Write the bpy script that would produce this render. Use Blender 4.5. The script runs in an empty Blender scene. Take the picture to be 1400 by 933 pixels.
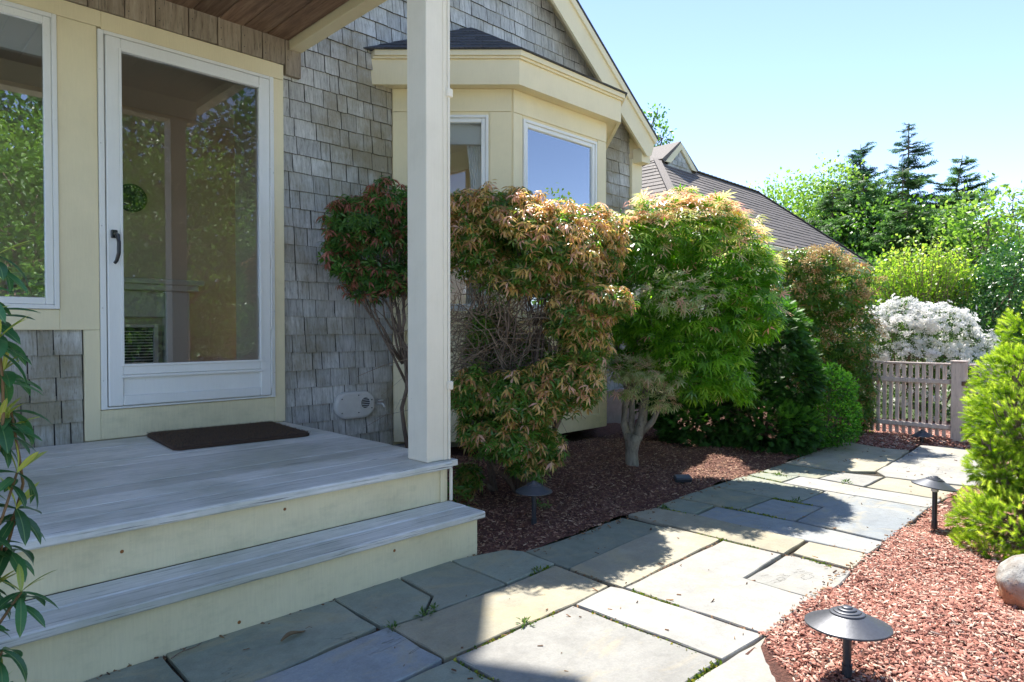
import bpy, math, random
import numpy as np
from mathutils import Vector, Matrix
R_ = math.radians
SC = bpy.context.scene
COL = SC.collection

# ------------------------------------------------------------------ camera
cam = bpy.data.cameras.new("camera")
cam.sensor_width = 36.0
cam.lens = 23.14
cam.clip_start = 0.05
cam.clip_end = 2000
cam_o = bpy.data.objects.new("camera", cam)
cam_o.location = (0, 0, 0.985)
cam_o.rotation_euler = (R_(90 - 1.05), 0, R_(-45))
COL.objects.link(cam_o)
SC.camera = cam_o

# ------------------------------------------------------------------ sky, sun, exposure
SUN_EL = R_(56.5)
SUN_AZ = R_(45)            # the sun stands beyond the house, towards +x +y
w = bpy.data.worlds.new("World")
SC.world = w
w.use_nodes = True
nt = w.node_tree
bg = nt.nodes["Background"]
sky = nt.nodes.new("ShaderNodeTexSky")
sky.sky_type = 'NISHITA'
sky.sun_disc = False
sky.sun_elevation = SUN_EL
sky.sun_rotation = SUN_AZ
sky.altitude = 0
sky.air_density = 0.55
sky.dust_density = 0.0
sky.ozone_density = 3.0
bg.inputs[1].default_value = 0.1
tint = nt.nodes.new("ShaderNodeMix"); tint.data_type = 'RGBA'; tint.blend_type = 'MULTIPLY'
tint.inputs[0].default_value = 1.0
tint.inputs[7].default_value = (1.0, 0.86, 0.78, 1)      # a clear, slightly violet spring blue
nt.links.new(sky.outputs[0], tint.inputs[6]); nt.links.new(tint.outputs[2], bg.inputs[0])
sl_ = bpy.data.lights.new("sun", 'SUN')
sl_.energy = 2.0
sl_.angle = R_(0.5)
sl_.color = (1.0, 0.95, 0.87)
sun = bpy.data.objects.new("sun", sl_)
sun.rotation_euler = (R_(90) - SUN_EL, 0, R_(135))
sun.location = (10, 10, 15)
COL.objects.link(sun)
SC.view_settings.view_transform = 'Standard'
SC.view_settings.look = 'None'
SC.view_settings.exposure = 2.38
SC.view_settings.gamma = 1.0
SC.cycles.max_bounces = 10
SC.cycles.diffuse_bounces = 5
SC.cycles.transparent_max_bounces = 16

# outlines of the paving slabs (x, y in metres) and the rounded masses each shrub is made of
SLABS = [(1,[(0.653,1.923),(0.776,1.805),(0.828,1.806),(1.213,1.851),(1.222,2.153),(0.658,2.148)]),(1,[(1.226,1.849),(1.239,1.822),(1.369,1.807),(1.488,1.912),(1.508,2.148),(1.229,2.144)]),(1,[(1.502,1.91),(1.384,1.807),(1.765,1.803),(1.775,2.149),(1.519,2.144)]),(1,[(1.774,1.802),(2.066,1.816),(2.083,2.012),(2.038,2.084),(1.914,2.115),(1.784,2.146)]),(1,[(2.074,1.81),(2.072,1.744),(2.566,1.767),(2.848,1.763),(2.83,2.017),(2.682,2.021),(2.512,2.003),(2.342,1.999),(2.173,2.006),(2.099,2.014)]),(2,[(2.061,1.463),(2.853,1.476),(2.85,1.753),(2.569,1.757),(2.074,1.735)]),(2,[(1.238,1.525),(1.804,1.501),(2.034,1.513),(2.058,1.803),(1.765,1.789),(1.373,1.797),(1.241,1.807)]),(0,[(0.58,1.743),(0.796,1.527),(1.06,1.517),(1.229,1.526),(1.23,1.811),(0.831,1.794),(0.774,1.794)]),(1,[(0.964,1.51),(1.054,1.206),(1.255,1.155),(1.256,1.311),(1.252,1.503),(1.062,1.506)]),(3,[(1.267,1.313),(1.261,1.076),(1.408,0.937),(1.633,0.941),(1.804,0.933),(1.796,1.49),(1.265,1.503)]),(3,[(1.818,0.932),(2.055,0.912),(2.048,1.455),(2.031,1.5),(1.811,1.49)]),(3,[(1.812,0.921),(1.636,0.932),(1.419,0.924),(1.474,0.828),(1.742,0.649),(1.824,0.747),(1.899,0.832),(1.981,0.885),(2.059,0.905)]),(3,[(2.069,0.912),(2.146,0.906),(2.295,0.916),(2.463,0.911),(2.469,1.095),(2.472,1.18),(2.847,1.186),(2.838,1.454),(2.063,1.454)]),(3,[(2.48,0.909),(2.69,0.892),(2.866,0.909),(2.881,1.153),(2.854,1.174),(2.481,1.171)]),(2,[(2.884,0.91),(2.994,0.915),(3.121,0.925),(3.108,1.169),(2.902,1.157)]),(2,[(2.884,1.899),(2.884,1.756),(2.865,1.468),(2.868,1.185),(3.123,1.191),(3.138,1.77),(3.101,1.986),(2.893,2.019)]),(1,[(3.157,1.781),(3.386,1.792),(3.373,2.012),(3.209,2.01),(3.126,1.989)]),(1,[(3.399,1.783),(3.412,1.647),(3.761,1.631),(3.773,2.014),(3.39,2.014)]),(1,[(3.782,1.625),(3.789,1.484),(4.149,1.476),(4.187,1.756),(4.24,1.998),(4.106,2.013),(3.792,2.016)]),(1,[(4.208,1.76),(4.453,1.744),(4.393,1.991),(4.261,1.999)]),(1,[(4.476,1.742),(4.488,1.64),(4.784,1.606),(4.809,1.993),(4.415,1.992)]),(3,[(4.177,1.475),(4.174,0.927),(4.414,0.92),(4.418,1.333),(4.46,1.629),(4.447,1.729),(4.2,1.745)]),(3,[(4.456,1.346),(4.83,1.336),(4.776,1.591),(4.484,1.622)]),(2,[(4.443,0.92),(4.583,0.896),(4.902,0.905),(4.84,1.159),(4.827,1.319),(4.451,1.329)]),(2,[(4.819,1.608),(4.98,1.431),(5.608,1.455),(6.026,1.481),(6.012,1.677),(6.117,1.993),(5.388,2.004),(4.833,1.994)]),(3,[(4.857,1.328),(4.878,1.159),(4.939,0.9),(5.011,0.619),(6.54,0.81),(6.466,1.151),(6.455,1.281),(6.373,1.483),(6.02,1.461),(5.596,1.44),(4.996,1.424)]),(0,[(3.416,1.352),(3.772,1.353),(3.756,1.618),(3.408,1.633)]),(0,[(3.137,1.188),(3.141,0.926),(3.356,0.921),(3.379,1.12),(3.396,1.344),(3.391,1.636),(3.378,1.772),(3.148,1.764)]),(0,[(3.785,1.34),(3.412,1.34),(3.398,1.123),(3.375,0.924),(3.786,0.924),(4.155,0.928),(4.155,1.462),(3.784,1.471)]),(1,[(-0.35,2.14),(0.645,2.14),(0.642,1.925),(0.762,1.806),(0.56,1.752),(-0.35,1.76)])]
PIERIS = (2.737, 2.707, [(-0.065,0.07,1.645,0.27,0.28,0.192,0),(0.168,-0.05,1.469,0.262,0.3,0.228,0),(-0.23,0.07,1.506,0.174,0.25,0.174,0),(0.029,-0.05,1.301,0.211,0.22,0.118,0),(0.36,0.2,1.568,0.203,0.28,0.158,0),(-0.287,0.15,1.716,0.133,0.2,0.116,0),(0.439,0.3,1.399,0.208,0.25,0.194,0),(0.494,0.3,1.573,0.175,0.22,0.157,0),(0.256,0.0,1.263,0.154,0.2,0.137,0),(0.478,-0.25,1.145,0.16,0.16,0.088,0),(0.328,-0.15,1.067,0.164,0.18,0.123,0),(0.395,-0.1,0.902,0.142,0.18,0.142,1),(0.226,-0.15,0.697,0.181,0.2,0.148,1),(-0.021,-0.2,0.599,0.251,0.24,0.138,1),(-0.236,-0.15,0.635,0.123,0.18,0.148,1),(0.38,-0.05,0.689,0.118,0.16,0.127,1),(-0.021,-0.25,0.383,0.2,0.2,0.104,1),(-0.269,-0.15,0.151,0.074,0.09,0.074,2),(0.121,-0.2,0.326,0.146,0.15,0.097,1),(-0.204,-0.2,0.436,0.122,0.16,0.105,1),(-0.195,0.05,0.985,0.061,0.12,0.095,2),(0.067,-0.25,0.222,0.104,0.1,0.056,1),(-0.151,0.3,0.916,0.203,0.12,0.203,2),(0.07,0.25,0.803,0.182,0.12,0.164,2)])
PIERIS_SMALL = (2.643, 3.650, [(-0.276,-0.1,1.708,0.213,0.2,0.184,0),(-0.107,-0.1,1.813,0.184,0.2,0.126,0),(-0.397,-0.1,1.587,0.126,0.15,0.126,0),(-0.166,-0.05,1.497,0.22,0.2,0.176,0),(-0.24,-0.05,1.302,0.166,0.15,0.108,0),(0.022,0.0,1.724,0.148,0.2,0.198,0),(0.176,-0.05,1.667,0.137,0.2,0.205,0),(-0.045,-0.05,1.336,0.108,0.12,0.117,0),(0.039,-0.05,1.414,0.137,0.15,0.147,0),(-0.359,-0.1,1.409,0.106,0.12,0.077,0),(0.191,-0.1,1.361,0.126,0.15,0.145,0),(-0.469,-0.1,1.491,0.068,0.09,0.068,0)])
MAPLE = (3.908, 2.697, [(0.316,0.03,1.651,0.386,0.4,0.24,0),(-0.006,-0.02,1.578,0.32,0.35,0.238,0),(0.629,0.03,1.506,0.303,0.35,0.292,0),(-0.234,-0.07,1.546,0.235,0.3,0.225,0),(-0.346,-0.07,1.368,0.174,0.25,0.174,0),(-0.423,-0.07,1.647,0.143,0.25,0.133,0),(0.853,-0.07,1.393,0.133,0.2,0.133,0),(0.887,-0.12,1.036,0.091,0.15,0.131,1),(-0.149,-0.12,1.036,0.172,0.2,0.121,1),(0.686,-0.27,0.569,0.068,0.08,0.059,1),(0.497,0.03,1.766,0.261,0.3,0.157,0),(0.222,0.08,1.774,0.264,0.3,0.158,0),(0.737,-0.07,1.24,0.225,0.3,0.276,0),(0.407,-0.12,1.111,0.364,0.35,0.243,1),(0.063,-0.07,1.164,0.296,0.35,0.225,1),(0.319,-0.17,0.845,0.3,0.3,0.19,1),(0.579,-0.22,0.738,0.148,0.2,0.178,1),(-0.063,-0.07,0.755,0.133,0.15,0.082,1),(0.441,-0.27,0.618,0.196,0.18,0.078,1),(0.379,0.08,1.952,0.074,0.08,0.053,0),(0.005,-0.32,0.709,0.213,0.18,0.077,2),(-0.083,-0.27,0.593,0.108,0.12,0.059,2),(0.17,-0.32,0.646,0.126,0.12,0.058,2),(0.148,-0.27,0.505,0.117,0.1,0.059,2),(0.226,-0.52,1.192,0.203,0.12,0.12,2),(0.144,-0.17,0.985,0.23,0.25,0.15,1)])
HINOKI = (5.438, 2.552, [(0.076,-0.05,0.892,0.361,0.4,0.411,0),(0.296,-0.05,0.549,0.224,0.35,0.386,0),(-0.107,-0.05,0.299,0.436,0.35,0.299,0),(-0.45,-0.05,0.174,0.324,0.3,0.212,0),(0.125,-0.25,0.173,0.312,0.3,0.204,0),(-0.556,0.15,0.436,0.4,0.3,0.335,0),(-0.072,0.25,0.657,0.328,0.35,0.393,0)])
BOX = (5.843, 2.077, [(0.029,0.0,0.487,0.205,0.25,0.174,0),(-0.042,-0.05,0.212,0.234,0.25,0.21,0),(-0.212,-0.1,0.127,0.183,0.2,0.147,0),(0.112,0.0,0.268,0.137,0.2,0.212,0)])
PIERIS_TALL = (6.633, 2.277, [(-0.215,0.0,1.558,0.294,0.35,0.196,0),(-0.389,-0.05,1.332,0.236,0.3,0.25,0),(0.01,0.0,1.335,0.294,0.35,0.294,0),(0.105,0.0,0.95,0.238,0.3,0.364,0),(-0.179,0.1,0.914,0.327,0.35,0.37,0),(0.132,-0.05,0.498,0.194,0.25,0.417,0),(0.028,-0.1,0.101,0.248,0.25,0.207,0),(0.192,-0.15,0.335,0.109,0.15,0.205,0)])
AZALEA = (8.443, 1.952, [(-0.389,-0.05,0.969,0.308,0.4,0.243,0),(0.016,-0.05,1.001,0.406,0.45,0.243,0),(0.376,-0.05,0.758,0.227,0.35,0.211,0),(-0.267,-0.15,0.649,0.352,0.4,0.192,0),(0.134,-0.15,0.601,0.352,0.4,0.176,0),(-0.023,-0.05,0.173,0.568,0.4,0.292,1),(-0.277,-0.05,1.188,0.178,0.2,0.114,0)])
FORSYTHIA = (10.553, 2.458, [(-0.029,0.0,1.648,0.634,0.7,0.552,0),(0.335,-0.1,1.49,0.344,0.5,0.607,0),(-0.363,0.0,1.393,0.327,0.5,0.47,0)])
HOLLY = (10.697, 1.606, [(-0.145,-0.1,1.224,0.401,0.5,0.554,0),(0.212,0.0,1.66,0.367,0.5,0.445,0),(-0.382,-0.2,0.749,0.302,0.4,0.34,0),(0.184,-0.2,0.796,0.416,0.5,0.472,0),(0.523,0.0,1.468,0.483,0.5,0.58,0)])
SPRUCE = (3.894, 0.419, [(-0.01,0.1,0.705,0.14,0.2,0.175,0),(0.086,0.15,0.914,0.085,0.16,0.171,0),(-0.154,0.0,0.543,0.115,0.2,0.149,1),(-0.05,0.0,0.407,0.176,0.28,0.203,0),(-0.228,-0.05,0.333,0.087,0.16,0.1,0),(-0.298,-0.2,0.11,0.139,0.24,0.133,0),(-0.085,-0.1,0.145,0.18,0.28,0.203,0),(-0.388,-0.2,0.164,0.044,0.1,0.07,0),(-0.402,-0.2,0.023,0.07,0.12,0.051,0),(0.215,0.15,0.593,0.249,0.33,0.356,0),(-0.175,0.0,0.612,0.047,0.08,0.041,0),(-0.277,-0.05,0.45,0.04,0.07,0.04,0),(-0.058,0.1,0.845,0.049,0.08,0.042,0)])
RHODO = (0.159, 1.891, [(0.041,0.05,0.952,0.083,0.083,0.083,0),(0.093,0.0,0.743,0.072,0.085,0.097,0),(0.144,-0.05,0.5,0.078,0.086,0.093,0)])

# ------------------------------------------------------------------ helpers
rnd = random.Random(7)
NR = np.random.default_rng(11)

def props(o, label=None, cat=None, group=None, kind=None):
    if label: o['label'] = label
    if cat: o['category'] = cat
    if group: o['group'] = group
    if kind: o['kind'] = kind
    return o

def thing(name, label, cat, loc=(0, 0, 0), rz=0.0, group=None):
    o = bpy.data.objects.new(name, None)
    o.empty_display_size = 0.1
    o.location = loc
    o.rotation_euler = (0, 0, rz)
    COL.objects.link(o)
    return props(o, label, cat, group)

def root_of(o):
    while o is not None and o.parent is not None:
        o = o.parent
    return o

class MB:
    """collects shapes in world (or thing-local) coordinates and links them as one mesh object"""
    def __init__(s):
        s.v = []; s.f = []
    def add(s, vs, fs):
        b = len(s.v)
        s.v.extend([tuple(p) for p in vs])
        s.f.extend([tuple(i + b for i in f) for f in fs])
        return s
    def box(s, x0, x1, y0, y1, z0, z1, b=0.002):
        return s.obox(((x0 + x1) / 2, (y0 + y1) / 2, (z0 + z1) / 2), ((1, 0, 0), (0, 1, 0), (0, 0, 1)),
                      ((x1 - x0) / 2, (y1 - y0) / 2, (z1 - z0) / 2), b)
    def obox(s, c, ax, h, b=0.002):
        c = Vector(c); A = [Vector(a).normalized() for a in ax]
        h = [abs(q) for q in h]
        b = min(b, *[q * 0.45 for q in h])
        V = []; idx = {}
        for sx in (-1, 1):
            for sy in (-1, 1):
                for sz in (-1, 1):
                    sg = (sx, sy, sz)
                    for k in range(3):
                        p = c.copy()
                        for m in range(3):
                            p += A[m] * (sg[m] * (h[m] - (0 if m == k else b)))
                        idx[(sg, k)] = len(V); V.append(p)
        F = []
        def put(ids):
            ps = [V[i] for i in ids]
            ctr = sum(ps, Vector()) / len(ps)
            n = (ps[1] - ps[0]).cross(ps[2] - ps[0])
            F.append(tuple(ids) if n.dot(ctr - c) > 0 else tuple(reversed(ids)))
        for k in range(3):
            a, d = [m for m in range(3) if m != k]
            for sgn in (-1, 1):
                ids = []
                for (p, q) in ((-1, -1), (1, -1), (1, 1), (-1, 1)):
                    g = [0, 0, 0]; g[k] = sgn; g[a] = p; g[d] = q
                    ids.append(idx[(tuple(g), k)])
                put(ids)
            for p in (-1, 1):
                for q in (-1, 1):
                    g0 = [0, 0, 0]; g1 = [0, 0, 0]
                    g0[k] = -1; g1[k] = 1; g0[a] = g1[a] = p; g0[d] = g1[d] = q
                    put([idx[(tuple(g0), a)], idx[(tuple(g1), a)], idx[(tuple(g1), d)], idx[(tuple(g0), d)]])
        for sx in (-1, 1):
            for sy in (-1, 1):
                for sz in (-1, 1):
                    put([idx[((sx, sy, sz), k)] for k in range(3)])
        return s.add(V, F)
    def prism(s, poly, vec):
        n = len(poly); poly = [Vector(p) for p in poly]; vec = Vector(vec)
        nn = Vector()
        for i in range(n):
            nn += poly[i].cross(poly[(i + 1) % n])
        V = poly + [p + vec for p in poly]
        F = [tuple(range(n)), tuple(range(2 * n - 1, n - 1, -1))]
        for i in range(n):
            j = (i + 1) % n
            F.append((i, i + n, j + n, j))
        if nn.dot(vec) > 0:
            F = [tuple(reversed(f)) for f in F]
        return s.add(V, F)
    def tube(s, pts, rad, n=8, cap=True):
        pts = [Vector(p) for p in pts]
        if not hasattr(rad, '__len__'): rad = [rad] * len(pts)
        V = []; F = []
        up = Vector((0.13, 0.21, 1)).normalized()
        for i, p in enumerate(pts):
            d = (pts[min(i + 1, len(pts) - 1)] - pts[max(i - 1, 0)]).normalized()
            a = d.cross(up)
            if a.length < 1e-3: a = d.cross(Vector((1, 0, 0)))
            a.normalize(); b = d.cross(a)
            for k in range(n):
                t = 2 * math.pi * k / n
                V.append(p + (a * math.cos(t) + b * math.sin(t)) * rad[i])
        for i in range(len(pts) - 1):
            for k in range(n):
                k2 = (k + 1) % n
                F.append((i * n + k, i * n + k2, (i + 1) * n + k2, (i + 1) * n + k))
        if cap:
            F.append(tuple(range(n - 1, -1, -1)))
            F.append(tuple((len(pts) - 1) * n + k for k in range(n)))
        return s.add(V, F)
    def lathe(s, c, prof, n=32, axis=(0, 0, 1)):
        az = Vector(axis).normalized()
        ax = az.orthogonal().normalized(); ay = az.cross(ax)
        c = Vector(c); V = []; F = []
        for (r, z) in prof:
            for k in range(n):
                t = 2 * math.pi * k / n
                V.append(c + az * z + (ax * math.cos(t) + ay * math.sin(t)) * max(r, 1e-4))
        for i in range(len(prof) - 1):
            for k in range(n):
                k2 = (k + 1) % n
                F.append((i * n + k, i * n + k2, (i + 1) * n + k2, (i + 1) * n + k))
        return s.add(V, F)
    def build(s, name, mat, parent=None, smooth=False, label=None, kind=None, local=False):
        v = s.v
        if parent is not None and not local:
            L = root_of(parent).location
            v = [(p[0] - L.x, p[1] - L.y, p[2] - L.z) for p in v]
        me = bpy.data.meshes.new(name)
        me.from_pydata(v, [], s.f)
        me.materials.append(mat)
        if smooth:
            me.polygons.foreach_set('use_smooth', [True] * len(me.polygons))
        me.update()
        o = bpy.data.objects.new(name, me)
        o.parent = parent
        COL.objects.link(o)
        return props(o, label, None, None, kind)

class FR:
    """a wall frame: origin, direction along the wall, outward normal; boxes by (u, z, d)"""
    def __init__(s, o, u, n):
        s.o = Vector(o); s.u = Vector(u).normalized(); s.n = Vector(n).normalized()
    def p(s, u, z, d=0):
        return s.o + s.u * u + s.n * d + Vector((0, 0, z))
    def box(s, mb, u0, u1, z0, z1, d0, d1, b=0.002):
        c = s.p((u0 + u1) / 2, (z0 + z1) / 2, (d0 + d1) / 2)
        mb.obox(c, (s.u, s.n, (0, 0, 1)), ((u1 - u0) / 2, (d1 - d0) / 2, (z1 - z0) / 2), b)
        return mb
    def ring(s, mb, u0, u1, z0, z1, wl, d0, d1, wt=None, wb=None, b=0.002):
        wt = wl if wt is None else wt; wb = wl if wb is None else wb
        s.box(mb, u0, u0 + wl, z0, z1, d0, d1, b)
        s.box(mb, u1 - wl, u1, z0, z1, d0, d1, b)
        s.box(mb, u0 + wl, u1 - wl, z1 - wt, z1, d0, d1 - 0.0005, b)
        s.box(mb, u0 + wl, u1 - wl, z0, z0 + wb, d0, d1 - 0.0005, b)
        return mb

# ------------------------------------------------------------------ materials
def new_mat(name):
    m = bpy.data.materials.new(name)
    m.use_nodes = True
    return m, m.node_tree, m.node_tree.nodes["Principled BSDF"]

def lk(nt, a, b): nt.links.new(a, b)

def noise(nt, vec, scale, detail=4, rough=0.55, dist=0.0):
    n = nt.nodes.new("ShaderNodeTexNoise")
    n.inputs['Scale'].default_value = scale
    n.inputs['Detail'].default_value = detail
    n.inputs['Roughness'].default_value = rough
    n.inputs['Distortion'].default_value = dist
    if vec is not None: lk(nt, vec, n.inputs['Vector'])
    return n.outputs['Fac']

def ramp(nt, fac, stops, mode='LINEAR'):
    r = nt.nodes.new("ShaderNodeValToRGB")
    r.color_ramp.interpolation = mode
    e = r.color_ramp.elements
    while len(e) < len(stops): e.new(0.5)
    for i, (p, c) in enumerate(stops):
        e[i].position = p
        e[i].color = (c[0], c[1], c[2], 1) if hasattr(c, '__len__') else (c, c, c, 1)
    lk(nt, fac, r.inputs[0])
    return r.outputs[0]

def mix(nt, fac, a, b, mode='MIX'):
    n = nt.nodes.new("ShaderNodeMix"); n.data_type = 'RGBA'; n.blend_type = mode
    for sock, val in ((n.inputs[0], fac), (n.inputs[6], a), (n.inputs[7], b)):
        if hasattr(val, 'is_output'): lk(nt, val, sock)
        elif hasattr(val, '__len__'): sock.default_value = (val[0], val[1], val[2], 1)
        elif sock.type == 'VALUE': sock.default_value = val
        else: sock.default_value = (val, val, val, 1)
    return n.outputs[2]

def mathn(nt, op, a, b=0.0, clamp=False):
    n = nt.nodes.new("ShaderNodeMath"); n.operation = op; n.use_clamp = clamp
    for sock, val in ((n.inputs[0], a), (n.inputs[1], b)):
        if hasattr(val, 'is_output'): lk(nt, val, sock)
        else: sock.default_value = val
    return n.outputs[0]

def coords(nt, kind='Object', scale=(1, 1, 1), rnd_off=False, rot=(0, 0, 0)):
    if kind == 'World':
        src = nt.nodes.new("ShaderNodeNewGeometry").outputs['Position']
    else:
        src = nt.nodes.new("ShaderNodeTexCoord").outputs[kind]
    mp = nt.nodes.new("ShaderNodeMapping")
    mp.inputs['Scale'].default_value = scale
    mp.inputs['Rotation'].default_value = rot
    if rnd_off:
        oi = nt.nodes.new("ShaderNodeObjectInfo")
        va = nt.nodes.new("ShaderNodeVectorMath"); va.operation = 'SCALE'
        va.inputs[0].default_value = (37.0, 23.0, 51.0)
        lk(nt, oi.outputs['Random'], va.inputs[3])
        ad = nt.nodes.new("ShaderNodeVectorMath"); ad.operation = 'ADD'
        lk(nt, src, ad.inputs[0]); lk(nt, va.outputs[0], ad.inputs[1])
        src = ad.outputs[0]
    lk(nt, src, mp.inputs[0])
    return mp.outputs[0]

def bump(nt, bsdf, h, strength=0.3, dist=0.005):
    b = nt.nodes.new("ShaderNodeBump")
    b.inputs['Strength'].default_value = strength
    b.inputs['Distance'].default_value = dist
    lk(nt, h, b.inputs['Height'])
    lk(nt, b.outputs[0], bsdf.inputs['Normal'])

def orand(nt):
    return nt.nodes.new("ShaderNodeObjectInfo").outputs['Random']

def paint(name, col, dirt=(0.3, 0.26, 0.16), amount=0.35, streak=0.22, rough=0.55, grain=(60, 60, 6), bs=0.25, lo=0.55, hi=0.8, green=None):
    """painted wood: brush grain, patchy grime, fine chips"""
    m, nt, b = new_mat(name)
    c = coords(nt, 'World')
    g = coords(nt, 'World', grain)
    n1 = noise(nt, c, 3.2, 6, 0.65)
    f1 = ramp(nt, n1, [(lo - 0.1, 0), (hi, 1)])
    a = mix(nt, mathn(nt, 'MULTIPLY', f1, amount), col, dirt)
    n2 = noise(nt, g, 2.0, 5, 0.6)
    a = mix(nt, streak, a, mix(nt, n2, (col[0] * 0.75, col[1] * 0.75, col[2] * 0.72), (min(1, col[0] * 1.15), min(1, col[1] * 1.15), min(1, col[2] * 1.15))))
    if green:
        n4 = noise(nt, coords(nt, 'World', (1, 1, 2.2)), 7, 7, 0.72)
        a = mix(nt, mathn(nt, 'MULTIPLY', ramp(nt, n4, [(0.5, 0), (0.72, 1)]), green), a, (0.2, 0.22, 0.12))
    n3 = noise(nt, c, 90, 3, 0.7)
    sp = ramp(nt, n3, [(0.7, 0), (0.78, 1)])
    a = mix(nt, mathn(nt, 'MULTIPLY', sp, 0.35), a, (0.16, 0.15, 0.11))
    lk(nt, a, b.inputs['Base Color'])
    b.inputs['Roughness'].default_value = rough
    bump(nt, b, mathn(nt, 'ADD', n2, mathn(nt, 'MULTIPLY', n1, 0.6)), bs, 0.003)
    return m

def weathered(name, stops, grain=(3, 40, 40), rough=0.8, bs=0.5, vari=0.25, stain=None, stain_amt=0.5, lines=0.6, stain_scale=1.6):
    """bare or worn wood, each piece with its own tint; grain runs along the axis with the small scale"""
    m, nt, b = new_mat(name)
    g = coords(nt, 'World', grain, rnd_off=True)
    n1 = noise(nt, g, 1.0, 6, 0.7, 0.3)
    a = ramp(nt, n1, stops)
    v = orand(nt)
    br = mathn(nt, 'ADD', mathn(nt, 'MULTIPLY', v, 2 * vari), 1 - vari)
    hs = nt.nodes.new("ShaderNodeHueSaturation")
    lk(nt, br, hs.inputs['Value']); lk(nt, a, hs.inputs['Color'])
    a = hs.outputs[0]
    if stain:
        n2 = noise(nt, coords(nt, 'World'), stain_scale, 6, 0.65)
        f = mathn(nt, 'MULTIPLY', ramp(nt, n2, [(0.42, 0), (0.62, 1)]), stain_amt)
        a = mix(nt, f, a, stain)
    n3 = noise(nt, g, 3.0, 3, 0.6)
    crack = ramp(nt, n3, [(0.32, 0.25), (0.42, 1)])
    a = mix(nt, lines, a, mix(nt, 1.0, a, crack, 'MULTIPLY'))
    lk(nt, a, b.inputs['Base Color'])
    b.inputs['Roughness'].default_value = rough
    bump(nt, b, mathn(nt, 'ADD', n1, n3), bs, 0.003)
    return m

def plain(name, col, rough=0.5, metal=0.0, spec=0.5, noise_amt=0.15, ns=25, bs=0.1):
    m, nt, b = new_mat(name)
    n = noise(nt, coords(nt, 'World'), ns, 5, 0.6)
    a = mix(nt, n, tuple(c * (1 - noise_amt) for c in col), tuple(min(1, c * (1 + noise_amt)) for c in col))
    lk(nt, a, b.inputs['Base Color'])
    b.inputs['Roughness'].default_value = rough
    b.inputs['Metallic'].default_value = metal
    bump(nt, b, n, bs, 0.002)
    return m

def leaf_mat(name, stops, trans=0.5, rough=0.45, spec=0.4, tcol=1.9):
    m, nt, b = new_mat(name)
    at = nt.nodes.new("ShaderNodeAttribute"); at.attribute_name = 'tone'
    c = ramp(nt, at.outputs['Fac'], stops)
    lk(nt, c, b.inputs['Base Color'])
    b.inputs['Roughness'].default_value = rough
    b.inputs['Specular IOR Level'].default_value = spec
    tr = nt.nodes.new("ShaderNodeBsdfTranslucent")
    hs = nt.nodes.new("ShaderNodeHueSaturation")
    hs.inputs['Value'].default_value = tcol; hs.inputs['Saturation'].default_value = 1.1
    lk(nt, c, hs.inputs['Color']); lk(nt, hs.outputs[0], tr.inputs['Color'])
    mx = nt.nodes.new("ShaderNodeMixShader"); mx.inputs[0].default_value = trans
    out = nt.nodes["Material Output"]
    lk(nt, b.outputs[0], mx.inputs[1]); lk(nt, tr.outputs[0], mx.inputs[2]); lk(nt, mx.outputs[0], out.inputs[0])
    return m

def glass_mat(name, refl, tint=(0.9, 0.93, 0.95)):
    m, nt, b = new_mat(name)
    nt.nodes.remove(b)
    tr = nt.nodes.new("ShaderNodeBsdfTransparent"); tr.inputs[0].default_value = (*tint, 1)
    gl = nt.nodes.new("ShaderNodeBsdfGlossy"); gl.inputs['Roughness'].default_value = 0.0
    gl.inputs['Color'].default_value = (0.95, 0.97, 1, 1)
    lw = nt.nodes.new("ShaderNodeFresnel"); lw.inputs[0].default_value = 1.5
    f = mathn(nt, 'ADD', mathn(nt, 'MULTIPLY', lw.outputs[0], 1.6), refl, True)
    mx = nt.nodes.new("ShaderNodeMixShader")
    lk(nt, f, mx.inputs[0]); lk(nt, tr.outputs[0], mx.inputs[1]); lk(nt, gl.outputs[0], mx.inputs[2])
    lk(nt, mx.outputs[0], nt.nodes["Material Output"].inputs[0])
    return m

M = {}
M['cream'] = paint('cream_paint', (0.84, 0.74, 0.49), amount=0.2)
M['cream_worn'] = paint('cream_paint_worn', (0.84, 0.74, 0.49), dirt=(0.42, 0.34, 0.18), amount=0.5, streak=0.5, bs=0.4, green=0.2, grain=(70, 70, 5))
M['white'] = paint('white_aluminium', (0.84, 0.84, 0.81), dirt=(0.5, 0.48, 0.4), amount=0.2, rough=0.35, bs=0.06)
M['post_paint'] = paint('post_paint', (0.87, 0.80, 0.66), dirt=(0.45, 0.4, 0.28), amount=0.3, bs=0.35, grain=(50, 50, 3))
M['deck'] = weathered('grey_deck_paint', [(0.26, (0.30, 0.30, 0.27)), (0.40, (0.68, 0.67, 0.63)), (0.75, (0.86, 0.84, 0.79))], grain=(1.6, 75, 75), rough=0.5, bs=0.8, vari=0.13, stain=(0.30, 0.33, 0.24), stain_amt=0.5, lines=0.9)
M['frieze'] = weathered('frieze_wood', [(0.25, (0.17, 0.13, 0.09)), (0.5, (0.33, 0.27, 0.2)), (0.75, (0.45, 0.39, 0.3))], grain=(35, 35, 4), vari=0.12, bs=0.3)
M['ceiling'] = weathered('ceiling_cedar', [(0.25, (0.09, 0.05, 0.03)), (0.5, (0.2, 0.12, 0.075)), (0.8, (0.36, 0.25, 0.16))], grain=(30, 2.2, 30), vari=0.3, bs=0.3, lines=0.4)
M['shingle'] = weathered('wall_shingle', [(0.26, (0.17, 0.165, 0.155)), (0.45, (0.45, 0.45, 0.43)), (0.72, (0.68, 0.675, 0.65))], grain=(70, 70, 4.5), vari=0.2, stain=(0.24, 0.20, 0.11), stain_amt=0.85, bs=0.7, lines=0.55, stain_scale=1.3)
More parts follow.
